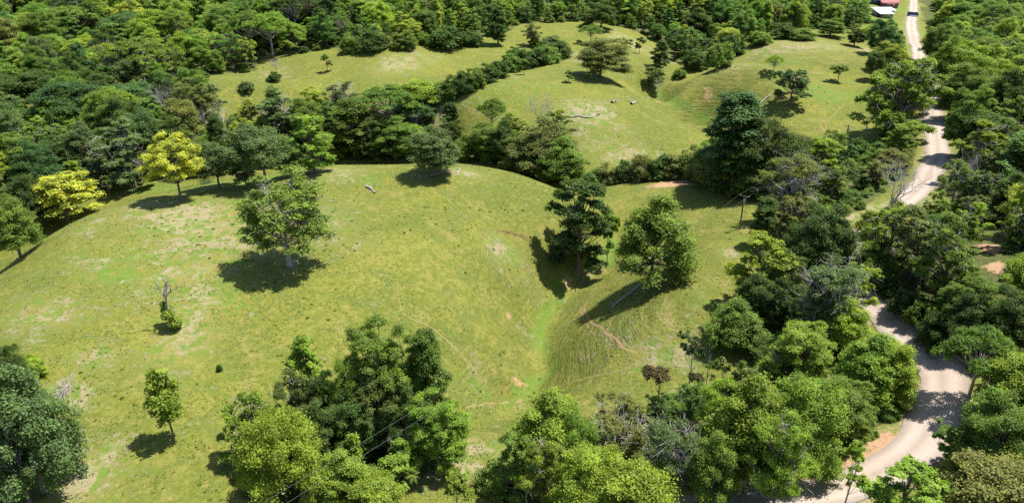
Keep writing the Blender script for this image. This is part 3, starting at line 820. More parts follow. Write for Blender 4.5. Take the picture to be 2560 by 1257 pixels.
COL = {
 'DG': ((0.078,0.134,0.031), 'dark green'), 'MG': ((0.140,0.220,0.040), 'mid green'), 'BG': ((0.200,0.294,0.042), 'bright green'),
 'YG': ((0.230,0.315,0.040), 'yellow-green'), 'YL': ((0.35,0.405,0.06), 'yellow'), 'OL': ((0.178,0.204,0.058), 'olive'),
 'BL': ((0.126,0.186,0.066), 'grey-green'), 'BR': ((0.120,0.105,0.042), 'brown'), 'TG': ((0.078,0.156,0.050), 'blue-green'), 'RU': ((0.150,0.185,0.050), 'rusty olive'),
}
KIND = {  # species: object name, category, shape word for labels
 'round': ('broadleaf_tree','tree','round-crowned tree'), 'open': ('broadleaf_tree','tree','loose-crowned tree'), 'umbrella': ('umbrella_tree','tree','flat-topped spreading tree'),
 'dome': ('domed_tree','tree','fine-leaved domed tree'), 'column': ('tall_tree','tree','tall narrow tree'), 'layer': ('tiered_tree','tree','tiered tree'), 'yellow': ('flowering_tree','tree','flowering tree'),
 'bush': ('shrub','shrub','shrub'), 'sapling': ('sapling','sapling','sapling'), 'slender': ('slender_tree','tree','slender thin-stemmed tree'), 'sparse': ('half_bare_tree','tree','half-bare twiggy tree'),
 'lone': ('half_bare_tree','tree','half-bare tree'), 'pollard': ('slender_tree','tree','slender tree'), 'vine': ('vine_covered_trunk','tree','vine-covered trunk'), 'snag': ('dead_snag','tree','snag'), 'ball': ('slender_tree','tree','stem with leaf balls'), 'bare': ('leafless_tree','tree','leafless pale tree'), 'palm': ('palm_tree','palm','palm'),
}
rnd = random.Random(11)
TREES = []   # records
used_names = {}

def place_tree(P, H, R, sp_, col, label=None, ref=None, lean=0.0, bark=None, rz=None, name=None, form=None):
    rt = random.Random(int(P[0] * 7) * 7919 + int(P[1] * 7))
    pr = PROTO[sp_][rt.randrange(len(PROTO[sp_])) if form is None else form]
    nm, cat, word = KIND[sp_]
    if name: nm = name
    root = empty(nm, (float(P[0]), float(P[1]), float(P[2])), rt.uniform(0, 6.28) if rz is None else rz)
    sxy = R / pr['R']; sz = H / pr['H']
    root.scale = (sxy, sxy, sz)
    if lean: root.rotation_euler[1] = lean
    rgb = COL[col][0] if isinstance(col, str) else col
    for pn, me in pr['parts'].items():
        if pn in ('crown', 'leaves'): mat = M_FOL
        elif pn == 'dead_branches': mat = M_DEAD
        else: mat = M_BARK
        o = bpy.data.objects.new(pn, me)
        if not me.materials: me.materials.append(mat)
        C.objects.link(o); o.parent = root
        if pn == 'trunk':
            b = bark or (M_DEAD if sp_ == 'bare' else M_DEADG if sp_ == 'snag' else M_BARKL if sp_ in ('umbrella', 'slender', 'sparse', 'lone') else None)
            if b is not None:
                o.material_slots[0].link = 'OBJECT'; o.material_slots[0].material = b
        if pn == 'crown': o.color = (*rgb, 1)
        if pn == 'dead_branches': o['kind'] = 'stuff'
        if pn == 'leaves': o.color = (0.16, 0.22, 0.04, 1); o['label'] = 'green leaves among the blossom'
    root['category'] = cat
    u, v, d = project((P[0], P[1], P[2] + H * .6))
    TREES.append(dict(o=root, u=u, v=v, label=label, ref=ref, word=word, col=COL[col][1] if isinstance(col, str) else 'green', sp=sp_, x=P[0], y=P[1], R=R, px=H * FPX / d))
    return root

def tree_px(u, vt, vb, w, sp_, col, label=None, ref=None, **kw):
    ub = u
    for _ in range(4):
        P = ground(ub, vb)
        lo, hi = 0.3, 40.0
        for _ in range(24):
            h = (lo + hi) / 2
            if project((P[0], P[1], P[2] + h))[1] > vt: lo = h
            else: hi = h
        uc, _, dep = project((P[0], P[1], P[2] + h * 0.68))
        ub += u - uc
    R = w * dep / FPX / 2 * 1.06
    return place_tree(P, h, R, sp_, col, label, ref, **kw)


# ------------------------------------------------------------------ trees that stand out in the photograph: u, top v, base v, width px, species, colour
HERO = [
 # standing alone in the pastures
 (704,450,664,222,'lone','MG','large half-bare tree with grey twigs standing alone on the front pasture','the lone half-bare pasture tree'),
 (411,692,818,90,'snag','BG','grey dead snag with leafy green sprouts at its foot','the sprouting dead snag'),
 (408,934,1100,88,'pollard','BG','slender young tree with a bare grey side branch, low on the left pasture','the slender left-pasture tree'),
 (547,910,927,17,'bush','DG','tiny dark bush alone low on the front pasture',None),
 (1085,325,438,135,'round','BL','dense grey-green round tree on the crest beside a fallen log','the round crest tree'),
 (1452,446,676,165,'layer','DG','tall dark tree with stacked branches rising from the gully','the tall tiered gully tree'),
 (1640,484,712,195,'round','MG','wide leafy tree leaning over the power line on the gully slope','the wide tree under the wires'),
 (1522,532,668,52,'sapling','BG','thin pale-stemmed sapling between the two gully trees','the sapling between the gully trees'),
 (1503,95,193,135,'round','OL','big olive tree with stout grey trunk on the middle hill','the big olive hill tree'),
 (1310,148,187,32,'sapling','MG','small round-headed sapling below the long hedge',None),
 (1422,178,206,24,'sapling','MG','tiny thin sapling on the middle pasture below the big olive tree',None),
 (1938,138,183,52,'umbrella','YG','small parasol-shaped tree on the right hill','the parasol-shaped hill tree'),
 (1985,165,262,98,'open','TG','crooked open tree with a long side limb on the right hill','the crooked hill tree'),
 (2100,162,206,46,'sapling','MG','feathery sapling in the right pasture near the roadside trees','the feathery right-pasture sapling'),
 (2141,70,116,56,'round','DG','compact dark tree with a black shadow at the top of the right pasture','the compact dark tree'),
 (1652,105,178,46,'column','DG','dark pillar-like tree at the head of the small valley','the dark pillar tree'),
 (1632,165,222,62,'open','MG','scruffy low tree in the valley head beside the bright green drain',None),
 (1646,198,253,26,'bare','MG','thin leafless stem beside the red scar in the valley',None),
 (1700,170,195,40,'bush','MG',None,None),
 (816,138,180,26,'sapling','MG','lone sapling on the far left pasture','the far-pasture sapling'),
 (690,148,200,40,'bare','MG','leafless tree with a shrub at its foot on the far pasture','the leafless far-pasture tree'),
 (682,178,203,40,'bush','DG',None,None),
 (515,183,222,22,'sapling','MG','small sapling near the edge of the far left pasture',None),
 (505,205,235,34,'bush','DG',None,None),(615,200,230,42,'bush','BL',None,None),
 (1562,95,122,20,'bush','MG',None,None),(1600,95,135,26,'sapling','DG',None,None),(1575,100,118,20,'sapling','MG',None,None),
 # yellow trees and the fringe on the left crest
 (148,430,552,160,'yellow','YL','short yellow-blossomed tree on the left slope below the forest','the short yellow tree'),
 (430,330,500,145,'yellow','YL','tall bright yellow tree hanging over the pasture edge','the tall yellow tree'),
 (648,285,465,175,'dome','BL','large dark dome-shaped tree above the pasture edge','the large dark dome tree'),
 (535,352,470,135,'dome','BL','grey-green rounded tree between the yellow tree and the dark dome',None),
 (312,298,468,160,'open','BL','broad grey-green tree with pale limbs left of the yellow tree','the broad pale-limbed tree'),
 (775,290,432,104,'layer','BG','bright lime tiered tree at the crest','the lime tiered crest tree'),
 (880,255,392,115,'column','MG','tall bushy tree at the crest with pale trunk foot','the tall bushy crest tree'),
 (545,262,370,120,'bare','MG','haze of pale leafless branches behind the yellow tree',None),
 (418,215,345,70,'bare','MG','tall leafless forked trunks in the left forest','the forked leafless trunks'),
 (40,340,480,125,'round','MG',None,None),(155,350,470,125,'round','DG',None,None),(100,300,440,120,'open','MG',None,None),(215,330,460,90,'round','BL',None,None),
 (22,498,645,125,'round','MG','leafy tree cut by the left edge above the pasture','the left-edge tree'),(60,440,580,100,'round','DG',None,None),(245,400,478,80,'open','BL',None,None),
 (190,200,330,230,'dome','TG','huge spreading dark blue-green crown in the left forest','the huge dark spreading crown'),
 (90,165,290,200,'dome','DG',None,None),(330,200,300,200,'dome','TG',None,None),
 (330,22,120,190,'dome','TG','wide dark feathery crown high in the far left forest','the wide far feathery crown'),(230,90,150,150,'umbrella','YG',None,None),(250,75,140,120,'umbrella','YG',None,None),
 (700,222,345,150,'open','BL','tangled grey tree with pale limbs in the valley','the tangled grey valley tree'),(760,250,370,90,'round','MG',None,None),
 (850,193,300,84,'sparse','BL','silvery half-bare tree in the valley','the silvery valley tree'),
 (970,212,335,190,'umbrella','MG','great spreading tree with silvery limbs beside the hedge','the great spreading tree'),
 (1052,188,275,108,'round','BG','bright green full-crowned tree at the low end of the hedge','the bright tree at the hedge foot'),
 (1040,255,330,110,'umbrella','TG',None,None),
 (1125,258,318,40,'vine','DG','dark vine-covered trunk with a tufted top in the valley','the vine-covered trunk'),
 (1230,245,340,80,'umbrella','MG','small flat-topped tree with white limbs in the valley','the small flat-topped tree'),
 (1350,240,352,78,'bare','MG','white leafless tree forking into two above the valley trees','the white leafless tree'),
 (930,300,402,80,'round','DG',None,None),(985,310,398,110,'round','MG',None,None),(1030,298,390,90,'round','BG',None,None),(1130,300,385,70,'round','DG',None,None),(1165,335,402,70,'round','MG',None,None),
 (1215,310,402,95,'round','MG',None,None),(1258,318,408,80,'round','DG',None,None),(1305,335,420,95,'round','MG',None,None),(1355,325,440,150,'round','OL',None,None),(1410,345,466,115,'round','MG',None,None),
 (1330,360,440,100,'open','MG',None,None),(1285,280,362,75,'open','YG',None,None),(1385,275,356,90,'open','YG',None,None),(1270,295,345,50,'vine','DG',None,None),
 (720,390,440,60,'sapling','MG',None,None),(800,330,410,70,'open','BG',None,None),(610,420,468,60,'open','BL',None,None),
 # long hedge across the middle
 *[(u,vt,vb,w,'bush','DG' if i % 3 else 'MG',None,None) for i,(u,vt,vb,w) in enumerate([(1108,200,248,64),(1134,188,240,60),(1160,174,226,62),(1188,166,216,60),(1218,156,204,62),(1246,146,194,62),(1275,132,180,64),(1302,122,170,64),(1336,116,163,72),(1372,110,156,72),(1402,103,143,70),(1285,115,150,44),(1130,205,250,40),(1170,190,232,46)])],
 # hedge below the middle pasture
 *[(u,vt,vb,w,'bush','DG' if i % 2 else 'OL',None,None) for i,(u,vt,vb,w) in enumerate([(1512,408,452,62),(1556,398,450,64),(1602,384,447,86),(1652,382,444,84),(1702,372,444,86),(1745,360,450,80),(1540,420,455,50),(1625,400,450,60)])],
 (1482,420,460,56,'bush','MG',None,None),
 # grove beside the red earth
 (1845,243,478,175,'column','TG','tall blue-green tree topping the dark grove','the tall blue-green grove tree'),
 (1925,290,486,185,'dome','DG','massive almost black-green tree in the grove','the massive dark grove tree'),
 (1785,345,470,120,'round','OL',None,None),(1835,378,492,105,'layer','MG',None,None),(1882,425,496,80,'round','MG',None,None),(1770,390,466,70,'round','DG',None,None),
 (1985,390,560,150,'sparse','OL','brownish half-bare tree right of the grove','the brownish half-bare tree'),(2058,348,480,95,'layer','YG','lime-green tiered tree above the roadside thicket','the lime roadside tree'),
 (2075,420,510,80,'open','MG',None,None),(2110,350,500,60,'slender','DG',None,None),(2000,480,640,110,'open','OL',None,None),
 # far bushes and trees on the upper pasture rim
 (930,74,128,84,'bush','DG',None,None),(1010,72,122,74,'bush','MG',None,None),(1108,62,118,112,'bush','DG',None,None),(1180,74,115,64,'bush','DG',None,None),(1245,22,114,48,'column','DG','tall dark tree rising above the far rim shrubs','the tall dark rim tree'),
 (1330,58,116,52,'open','OL',None,None),(1380,88,122,62,'bush','BL',None,None),(1340,95,118,40,'bush','MG',None,None),(1478,62,110,70,'umbrella','MG',None,None),(1505,4,72,84,'round','DG','stout dark tree behind the upper pasture','the stout dark far tree'),
 (870,82,132,50,'bush','MG',None,None),(960,84,120,40,'bush','OL',None,None),(1060,80,112,46,'bush','MG',None,None),
 (2010,70,100,60,'bush','MG',None,None),(1900,75,112,70,'bush','MG',None,None),(1830,80,140,80,'bush','DG',None,None),(1960,55,96,70,'bush','DG',None,None),(2080,50,92,80,'round','MG',None,None),(2170,60,94,50,'bush','YG',None,None),
 (1740,20,100,80,'round','DG',None,None),(1690,60,150,80,'dome','DG',None,None),(1770,80,160,70,'slender','DG',None,None),(1800,100,170,80,'bush','MG',None,None),(1740,120,175,70,'bush','DG',None,None),(1930,0,75,60,'open','OL',None,None),
 # beside the far road
 (2212,55,142,66,'round','TG','blue-green roadside tree below the houses','the tree below the houses'),(2222,105,178,80,'round','YG',None,None),(2190,120,200,60,'dome','DG',None,None),
 (2262,142,345,195,'open','BG','big bright spreading tree hanging over the road','the big tree over the road'),(2225,190,330,90,'round','MG',None,None),(2285,150,290,100,'round','MG',None,None),
 (2258,312,390,76,'layer','BG',None,None),(2235,372,430,92,'round','OL',None,None),(2150,340,400,60,'bush','DG',None,None),(2190,400,470,70,'open','OL',None,None),
 (2240,408,600,135,'bare','MG','white leafless tree with fanned branches beside the road','the white roadside tree'),
 # roadside thicket, middle
 (1905,588,770,140,'layer','YG','yellow-topped tree at the pasture edge of the thicket','the yellow-topped thicket tree'),(1918,500,614,76,'column','DG','dark brushy tree by the power pole','the dark tree by the pole'),
 (2065,515,715,160,'round','DG','dark full tree against the road bend','the dark tree at the road bend'),(2080,648,860,175,'sparse','BL','grey twiggy half-bare tree inside the roadside thicket','the grey twiggy thicket tree'),
 (1846,752,872,135,'round','MG','rounded green tree with a white trunk at the thicket tip','the tree at the thicket tip'),(2010,818,965,175,'round','BG','broad bright tree in front of the dark thicket shade','the broad bright thicket tree'),
 (2115,752,890,115,'round','YG',None,None),(2140,650,805,120,'open','YG',None,None),(2235,496,556,80,'bush','OL',None,None),(2185,520,592,80,'bush','YG',None,None),(2110,560,640,70,'bush','OL',None,None),(2190,840,1010,165,'round','BG',None,None),(2235,862,1010,125,'round','YG','yellow-green tree bulging beside the road curve','the tree at the road curve'),(2130,770,850,70,'round','DG',None,None),
 (1960,660,800,110,'round','DG',None,None),(1985,480,610,70,'open','RU',None,None),(1960,700,830,90,'open','DG',None,None),(2040,730,880,110,'open','OL',None,None),
 # stems on the right of the saddle
 (1735,800,985,66,'slender','BL','pale thin tree at the saddle end of the thicket','the pale thin saddle tree'),(1778,812,985,46,'slender','MG','thin bare-stemmed tree next to the pale saddle tree',None),(1650,915,1045,70,'ball','BR','stem with brown leaf balls leaning over the pasture','the stem with brown balls'),(1745,930,1020,40,'ball','BR','short dark stem with a brown tuft on the saddle',None),
 (1810,890,1010,60,'slender','RU',None,None),(1850,900,1030,80,'open','MG',None,None),(1935,880,980,40,'bare','MG',None,None),(1682,862,905,14,'bare','MG','little pale dead stump-like stem on the saddle slope',None),
 # bottom right woodland
 (1375,985,1215,195,'round','BG','big bright green tree at the left tip of the bottom woodland','the big bright woodland-tip tree'),(1290,1090,1262,110,'layer','MG',None,None),(1440,1040,1225,120,'round','BG',None,None),
 (1545,972,1180,170,'sparse','OL','tall half-bare tree with dark twigs in the bottom woodland','the tall half-bare woodland tree'),(1470,1120,1330,190,'round','YG','lime-green tree at the bottom edge left of centre','the lime bottom-edge tree'),(1590,1130,1345,200,'round','YG',None,None),
 (1360,1100,1290,140,'open','BG',None,None),(1680,1050,1265,170,'sparse','BL','grey-green half-bare tree above the red bank','the tree above the red bank'),(1725,960,1120,120,'open','MG',None,None),(1800,975,1190,140,'round','YG',None,None),
 (1880,950,1230,215,'round','BG','large bright tree filling the bottom woodland middle','the large bright woodland tree'),(2005,940,1190,205,'round','BG',None,None),(2115,960,1120,165,'round','MG',None,None),(1960,1040,1290,170,'open','BG',None,None),
 (2275,1175,1345,190,'layer','BG','wide fresh-green tree at the bottom beside the road','the fresh-green bottom tree'),(2140,1085,1285,80,'slender','BG','thin tree with a pale trunk in front of the road','the pale trunk by the road'),(1780,1080,1290,120,'round','MG',None,None),
 (2462,965,1190,180,'open','MG','loose leafy tree reaching over the road junction','the tree over the junction'),(2510,1000,1220,200,'round','MG',None,None),(2490,1130,1330,210,'round','OL',None,None),
 (1140,1182,1292,76,'sapling','BG','fresh green sapling at the bottom edge of the pasture tongue','the bottom-edge sapling'),
 # right of the road
 (2455,825,1010,210,'umbrella','MG','spreading layered tree right of the road curve','the spreading tree right of the curve'),(2550,860,1060,150,'round','BG',None,None),(2235,520,690,140,'open','BG',None,None),(2305,520,700,165,'open','OL','open tree with a stout dark trunk right of the bend','the dark-trunked open tree'),(2385,545,755,165,'open','MG','open tree with a pale leaning trunk right of the road','the pale leaning trunk'),
 (2200,600,700,100,'round','MG',None,None),(2275,716,785,100,'bush','DG',None,None),(2350,788,856,100,'bush','DG',None,None),(2308,748,815,80,'bush','MG',None,None),(2225,680,738,70,'bush','DG',None,None),(2440,700,850,150,'round','MG',None,None),(2545,725,890,140,'round','DG',None,None),(2430,505,620,100,'open','YG',None,None),(2560,480,620,90,'open','BG',None,None),(2400,760,880,110,'round','DG',None,None),
 (2400,385,520,86,'sparse','MG','pale-limbed tree leaning beside the upper road','the pale-limbed road tree'),(2440,380,510,80,'bare','MG',None,None),(2350,478,560,66,'open','BG',None,None),(2460,420,530,90,'open','BL',None,None),(2530,430,560,90,'round','DG',None,None),(2440,480,570,70,'open','OL',None,None),
 (2428,225,390,112,'round','MG',None,None),(2470,260,400,130,'round','DG',None,None),(2458,300,450,130,'open','BG',None,None),(2510,300,430,120,'open','MG',None,None),(2550,160,330,120,'round','DG',None,None),(2390,95,230,105,'round','BG',None,None),(2440,120,260,120,'round','BG',None,None),(2352,60,160,76,'round','MG',None,None),(2420,160,300,120,'round','MG',None,None),(2500,190,330,100,'round','MG',None,None),
 # clump in the front centre
 (935,826,1100,190,'round','MG','highest tree at the back of the centre clump','the highest clump tree'),(935,912,1120,195,'umbrella','RU','rust-tinged parasol tree with a pale forked trunk in the centre clump','the rust-tinged parasol tree'),(1068,838,1110,112,'column','MG','tall leafy column on the right of the centre clump','the tall right clump column'),
 (762,842,1085,98,'column','BG','bright narrow tree sticking out on the left of the centre clump','the bright narrow clump tree'),(800,930,1100,100,'round','DG',None,None),(1010,860,1095,110,'round','MG',None,None),(880,985,1150,130,'round','DG',None,None),(1010,1000,1150,110,'round','DG',None,None),(730,1040,1180,120,'round','DG',None,None),(865,900,1120,90,'round','BG',None,None),
 (1090,1000,1180,160,'round','BG','bushy bright tree at the right foot of the clump','the bushy bright clump tree'),(615,985,1160,145,'open','BG','pale loose tree on the left flank of the clump','the pale clump-flank tree'),(690,1015,1270,225,'dome','YG','big olive-yellow tree at the bottom left of the clump','the big olive-yellow clump tree'),
 (882,1085,1200,40,'vine','YG','lime vine-draped stem in the dark heart of the clump','the lime vine stem'),(1005,1085,1200,95,'open','BG',None,None),(845,1130,1275,140,'round','BG',None,None),(935,1172,1310,130,'round','BG',None,None),(985,1140,1250,80,'sapling','BG',None,None),(735,930,1120,120,'open','RU',None,None),(790,1010,1180,110,'round','DG',None,None),(780,1130,1290,90,'open','YG',None,None),
 (1030,1175,1222,46,'palm','MG','tiny palm at the pasture tongue beside the clump','the tiny palm'),
 # bottom left corner
 (40,915,1228,212,'round','BL','large grey-green tree filling the lower left corner','the large corner tree'),(10,862,1010,90,'round','DG',None,None),(20,1020,1260,160,'open','BL',None,None),(70,888,940,80,'bush','YG','low yellow-green bush above the corner tree',None),
]
for r in HERO:
    tree_px(*r)

# ------------------------------------------------------------------ filling the woods
def poisson(poly, spacing, seed, edge=0.0):
    rng = np.random.default_rng(seed)
    lo = poly.min(0); hi = poly.max(0)
    n = int((hi[0] - lo[0]) * (hi[1] - lo[1]) / spacing ** 2 * 1.9) + 10
    X = rng.uniform(lo[0], hi[0], n); Y = rng.uniform(lo[1], hi[1], n)
    k = inside(poly, X, Y) & (np.abs(X) < Y * 0.80 + 45) & (Y < 760)
    X, Y = X[k], Y[k]
    cell = {}; out = []
    for x, y in zip(X, Y):
        ci, cj = int(x // spacing), int(y // spacing)
        ok = True
        for a in (-1, 0, 1):
            for b in (-1, 0, 1):
                for q in cell.get((ci + a, cj + b), ()):
                    if (q[0] - x) ** 2 + (q[1] - y) ** 2 < spacing ** 2: ok = False; break
                if not ok: break
            if not ok: break
        if ok:
            cell.setdefault((ci, cj), []).append((x, y)); out.append((x, y))
    return out

RED_BANK = [ground(2480, 620), ground(2495, 665), ground(2475, 595)]
PALM_B = poly_w([(1300,46),(1420,44),(1545,46),(1560,4),(1300,-6)])
hero_xy = np.array([(t['x'], t['y'], t['R']) for t in TREES])
FILL = []
mixes = {
 'left': (['round']*5+['open']*3+['dome']*3+['umbrella']*2+['layer','column','sparse'], ['MG']*5+['DG']*4+['BG']*2+['YG']*2+['OL']*2+['TG']*2+['BL']*2, 6.2, (8, 18)),
 'valley': (['round']*4+['open']*2+['column'], ['MG']*3+['DG']*3+['BG','OL'], 6.5, (8, 13)),
 'top': (['round']*5+['open']*3+['dome','column','layer'], ['MG']*4+['DG']*4+['TG']*3+['BG','OL'], 6.1, (7, 15)),
 'right': (['round']*5+['open']*4+['layer','sparse','dome'], ['MG']*5+['DG']*3+['BG']*3+['YG','OL'], 6.3, (8, 16)),
 'verge': (['round']*3+['open']*3, ['MG']*3+['DG']*2+['BG']*2+['OL'], 7.5, (6, 10)),
 'clump': (['round','open'], ['DG','MG','BG'], 6.5, (6, 9)),
 'corner': (['round'], ['DG','BL'], 8, (7, 10)),
 'grove': (['round'], ['DG','MG'], 6, (7, 10)),
}
for zi, (zn, (sps, cols, spc, hr)) in enumerate(mixes.items()):
    for (x, y) in poisson(FOREST[zn], spc, 40 + zi):
        d = np.hypot(hero_xy[:, 0] - x, hero_xy[:, 1] - y)
        if (d < hero_xy[:, 2] * 0.55 + 1.6).any(): continue
        if x > 15 and dist_road(x, y)[0] < (12.5 if zn == 'right' else 8.0): continue
        if zn == 'right' and min(math.hypot(x - b[0], y - b[1]) for b in RED_BANK) < 6.5: continue
        if zn == 'top' and inside(PALM_B, np.array([x]), np.array([y]))[0]: continue
        sp_ = rnd.choice(sps); H = rnd.uniform(*hr) * (0.75 if sp_ == 'open' else 1.0)
        R = H * {'round': .40, 'open': .40, 'dome': .55, 'umbrella': .60, 'layer': .33, 'column': .24, 'sparse': .40}[sp_] * rnd.uniform(.85, 1.15)
        z = float(hgt(x, y))
        u, v, dep = project((x, y, z + H * .7))
        FILL.append(dict(x=x, y=y, z=z, H=H, R=R, sp=sp_, col=rnd.choice(cols), u=u, v=v, px=H * FPX / dep, zone=zn))

# keep fill trees from hiding open pasture or road: the crown's top must not rise into these outlines
CLEAR = [np.array(p, float) for p in (
 [(0,690),(340,490),(560,480),(830,400),(1180,395),(1400,475),(1400,900),(1180,1000),(560,1000),(200,1230),(200,900),(0,860)],
 [(1110,260),(1420,150),(1600,130),(1800,330),(1600,390),(1440,370),(1400,300)],
 [(440,196),(640,188),(640,155),(830,132),(1250,118),(1270,130),(1000,235),(760,225),(620,200)],
 [(1660,210),(1850,160),(2200,95),(2210,170),(2160,240),(2200,320),(2020,330),(1780,290)],
 [(1500,480),(1750,480),(1900,520),(1860,720),(1780,760),(1700,880),(1680,990),(1250,1080),(1150,1200),(1130,1080),(1400,900)],
 [(2262,0),(2292,0),(2292,130),(2262,60)],[(2305,270),(2350,270),(2368,390),(2310,470),(2275,470)],[(2120,575),(2170,575),(2160,650),(2125,650)],[(2180,770),(2230,760),(2300,850),(2400,960),(2400,1010),(2290,1150),(2220,1150),(2290,1020),(2290,880)],
 [(2170,0),(2260,0),(2250,52),(2180,50)],[(2445,575),(2500,585),(2530,700),(2470,700)])]
CLEAR_B = [(P, P.min(0), P.max(0)) for P in CLEAR]
def covers(f):
    dep = f['H'] * FPX / f['px']; rw = f['R'] * FPX / dep * 0.55
    for du, k in ((0, .95), (-rw, .75), (rw, .75), (0, .75), (0, .55), (-rw, .5), (rw, .5), (0, .35)):
        u, v, _ = project((f['x'], f['y'], f['z'] + f['H'] * k))
        for P, (x0, y0), (x1, y1) in CLEAR_B:
            if x0 <= u + du <= x1 and y0 <= v <= y1 and inside(P, np.array([u + du]), np.array([v]))[0]: return True
    return False
FILL = [f for f in FILL if not covers(f)]
vis = [f for f in FILL if -60 < f['u'] < 2620 and -40 < f['v'] < 1300]
vis.sort(key=lambda f: -f['px'])
n_ind = max(0, 330 - len(HERO))
near_set = vis[:n_ind]
near_id = set(id(f) for f in near_set)
for f in near_set:
    place_tree((f['x'], f['y'], f['z']), f['H'], f['R'], f['sp'], f['col'])
rest = [f for f in FILL if id(f) not in near_id]
print('trees: hero', len(HERO), 'fill single', len(near_set), 'forest mass', len(rest))

# ------------------------------------------------------------------ labels that single each plant out
marks = [t for t in TREES if t['ref']]
ORD = ['nearest', 'second nearest', 'third nearest', 'fourth nearest', 'fifth nearest', 'sixth nearest', 'seventh nearest', 'eighth nearest', 'ninth nearest', 'tenth nearest', 'eleventh nearest', 'twelfth nearest']
buckets = {}
for t in TREES:
    if t['label']: continue
    best = min(marks, key=lambda m: math.hypot((m['u'] - t['u']), (m['v'] - t['v']) * 1.4))
    du, dv = t['u'] - best['u'], (t['v'] - best['v']) * 1.6
    dr = ('right of' if du > 0 else 'left of') if abs(du) > abs(dv) else ('below' if dv > 0 else 'above')
    col = '' if t['sp'] == 'bare' else t['col'] + ' '
    buckets.setdefault((col, t['word'], dr, best['ref']), []).append((math.hypot(du, dv), t))
for (col, word, dr, ref), lst in buckets.items():
    lst.sort(key=lambda q: q[0])
    for k, (d, t) in enumerate(lst):
        pre = '' if len(lst) == 1 else (ORD[k] if k < len(ORD) else 'number %d outwards' % (k + 1)) + ' '
        t['label'] = '%s%s%s %s %s' % (pre, col, word, dr, ref)
GROUPS = {'shrub': 'shrubs along hedges and pasture rims', 'sapling': 'saplings in the pastures', 'palm': 'palms', 'tree': 'trees of the pastures and woods'}
for t in TREES:
    t['o']['label'] = t['label']; t['o']['group'] = GROUPS[t['o']['category']]

# ------------------------------------------------------------------ woods beyond and undergrowth, as masses
def scatter_mass(name, pts, protos, label, cat, mat):
    """pts: list of (x, y, z, sxy, sz, rot, index); one object, instances made by geometry nodes"""
    srcs = []
    for i, pr in enumerate(protos):
        vs, qs, off, tint, mids = [], [], 0, [], []
        for pn, me in pr['parts'].items():
            n = len(me.vertices); co = np.empty(n * 3, np.float32); me.vertices.foreach_get('co', co)
            m = len(me.polygons); lv = np.empty(m * 4, np.int32); me.loops.foreach_get('vertex_index', lv)
            vs.append(co.reshape(-1, 3)); qs.append(lv.reshape(-1, 4) + off); off += n
            if pn == 'crown':
                tv = np.empty(n, np.float32); me.attributes['tint'].data.foreach_get('value', tv)
            else: tv = np.zeros(n, np.float32)
            tint.append(tv); mids.append(np.full(m, 1 if pn == 'crown' else 0, np.int32))
        me2 = quad_mesh('%s_form' % name, np.vstack(vs), np.vstack(qs))
        a = me2.attributes.new('tint', 'FLOAT', 'POINT'); a.data.foreach_set('value', np.concatenate(tint))
        me2.materials.append(M_BARK); me2.materials.append(mat)
        me2.polygons.foreach_set('material_index', np.concatenate(mids))
        srcs.append(bpy.data.objects.new('%s_form' % name, me2))
    P = np.array(pts, np.float32)
    me = bpy.data.meshes.new(name); me.vertices.add(len(P)); me.vertices.foreach_set('co', P[:, :3].ravel())
    for nm, typ, val in (('spread', 'FLOAT', P[:, 3]), ('tallness', 'FLOAT', P[:, 4]), ('turn', 'FLOAT', P[:, 5])):
        a = me.attributes.new(nm, typ, 'POINT'); a.data.foreach_set('value', val.astype(np.float32))
    a = me.attributes.new('form', 'INT', 'POINT'); a.data.foreach_set('value', P[:, 6].astype(np.int32))
    o = bpy.data.objects.new(name, me); C.objects.link(o)
    ng = bpy.data.node_groups.new(name, 'GeometryNodeTree')
    ng.interface.new_socket('Geometry', in_out='INPUT', socket_type='NodeSocketGeometry')
    ng.interface.new_socket('Geometry', in_out='OUTPUT', socket_type='NodeSocketGeometry')
    gi = ng.nodes.new('NodeGroupInput'); go = ng.nodes.new('NodeGroupOutput')
    iop = ng.nodes.new('GeometryNodeInstanceOnPoints'); iop.inputs['Pick Instance'].default_value = True
    g2i = ng.nodes.new('GeometryNodeGeometryToInstance')
    for s in srcs:
        oi = ng.nodes.new('GeometryNodeObjectInfo'); oi.inputs['Object'].default_value = s
        ng.links.new(oi.outputs['Geometry'], g2i.inputs[0])
    def att(nm, dt='FLOAT'):
        n = ng.nodes.new('GeometryNodeInputNamedAttribute'); n.data_type = dt; n.inputs['Name'].default_value = nm
        return n.outputs[0]
    cs = ng.nodes.new('ShaderNodeCombineXYZ'); sx = att('spread')
    ng.links.new(sx, cs.inputs[0]); ng.links.new(sx, cs.inputs[1]); ng.links.new(att('tallness'), cs.inputs[2])
    cr = ng.nodes.new('ShaderNodeCombineXYZ'); ng.links.new(att('turn'), cr.inputs[2])
    ng.links.new(gi.outputs[0], iop.inputs['Points']); ng.links.new(g2i.outputs[0], iop.inputs['Instance'])
    ng.links.new(att('form', 'INT'), iop.inputs['Instance Index'])
    e2r = ng.nodes.new('FunctionNodeEulerToRotation'); ng.links.new(cr.outputs[0], e2r.inputs[0])
    ng.links.new(e2r.outputs[0], iop.inputs['Rotation']); ng.links.new(cs.outputs[0], iop.inputs['Scale'])
    ng.links.new(iop.outputs[0], go.inputs[0])
    md = o.modifiers.new('scatter', 'NODES'); md.node_group = ng
    tag(o, label, cat, kind='stuff')
    return o

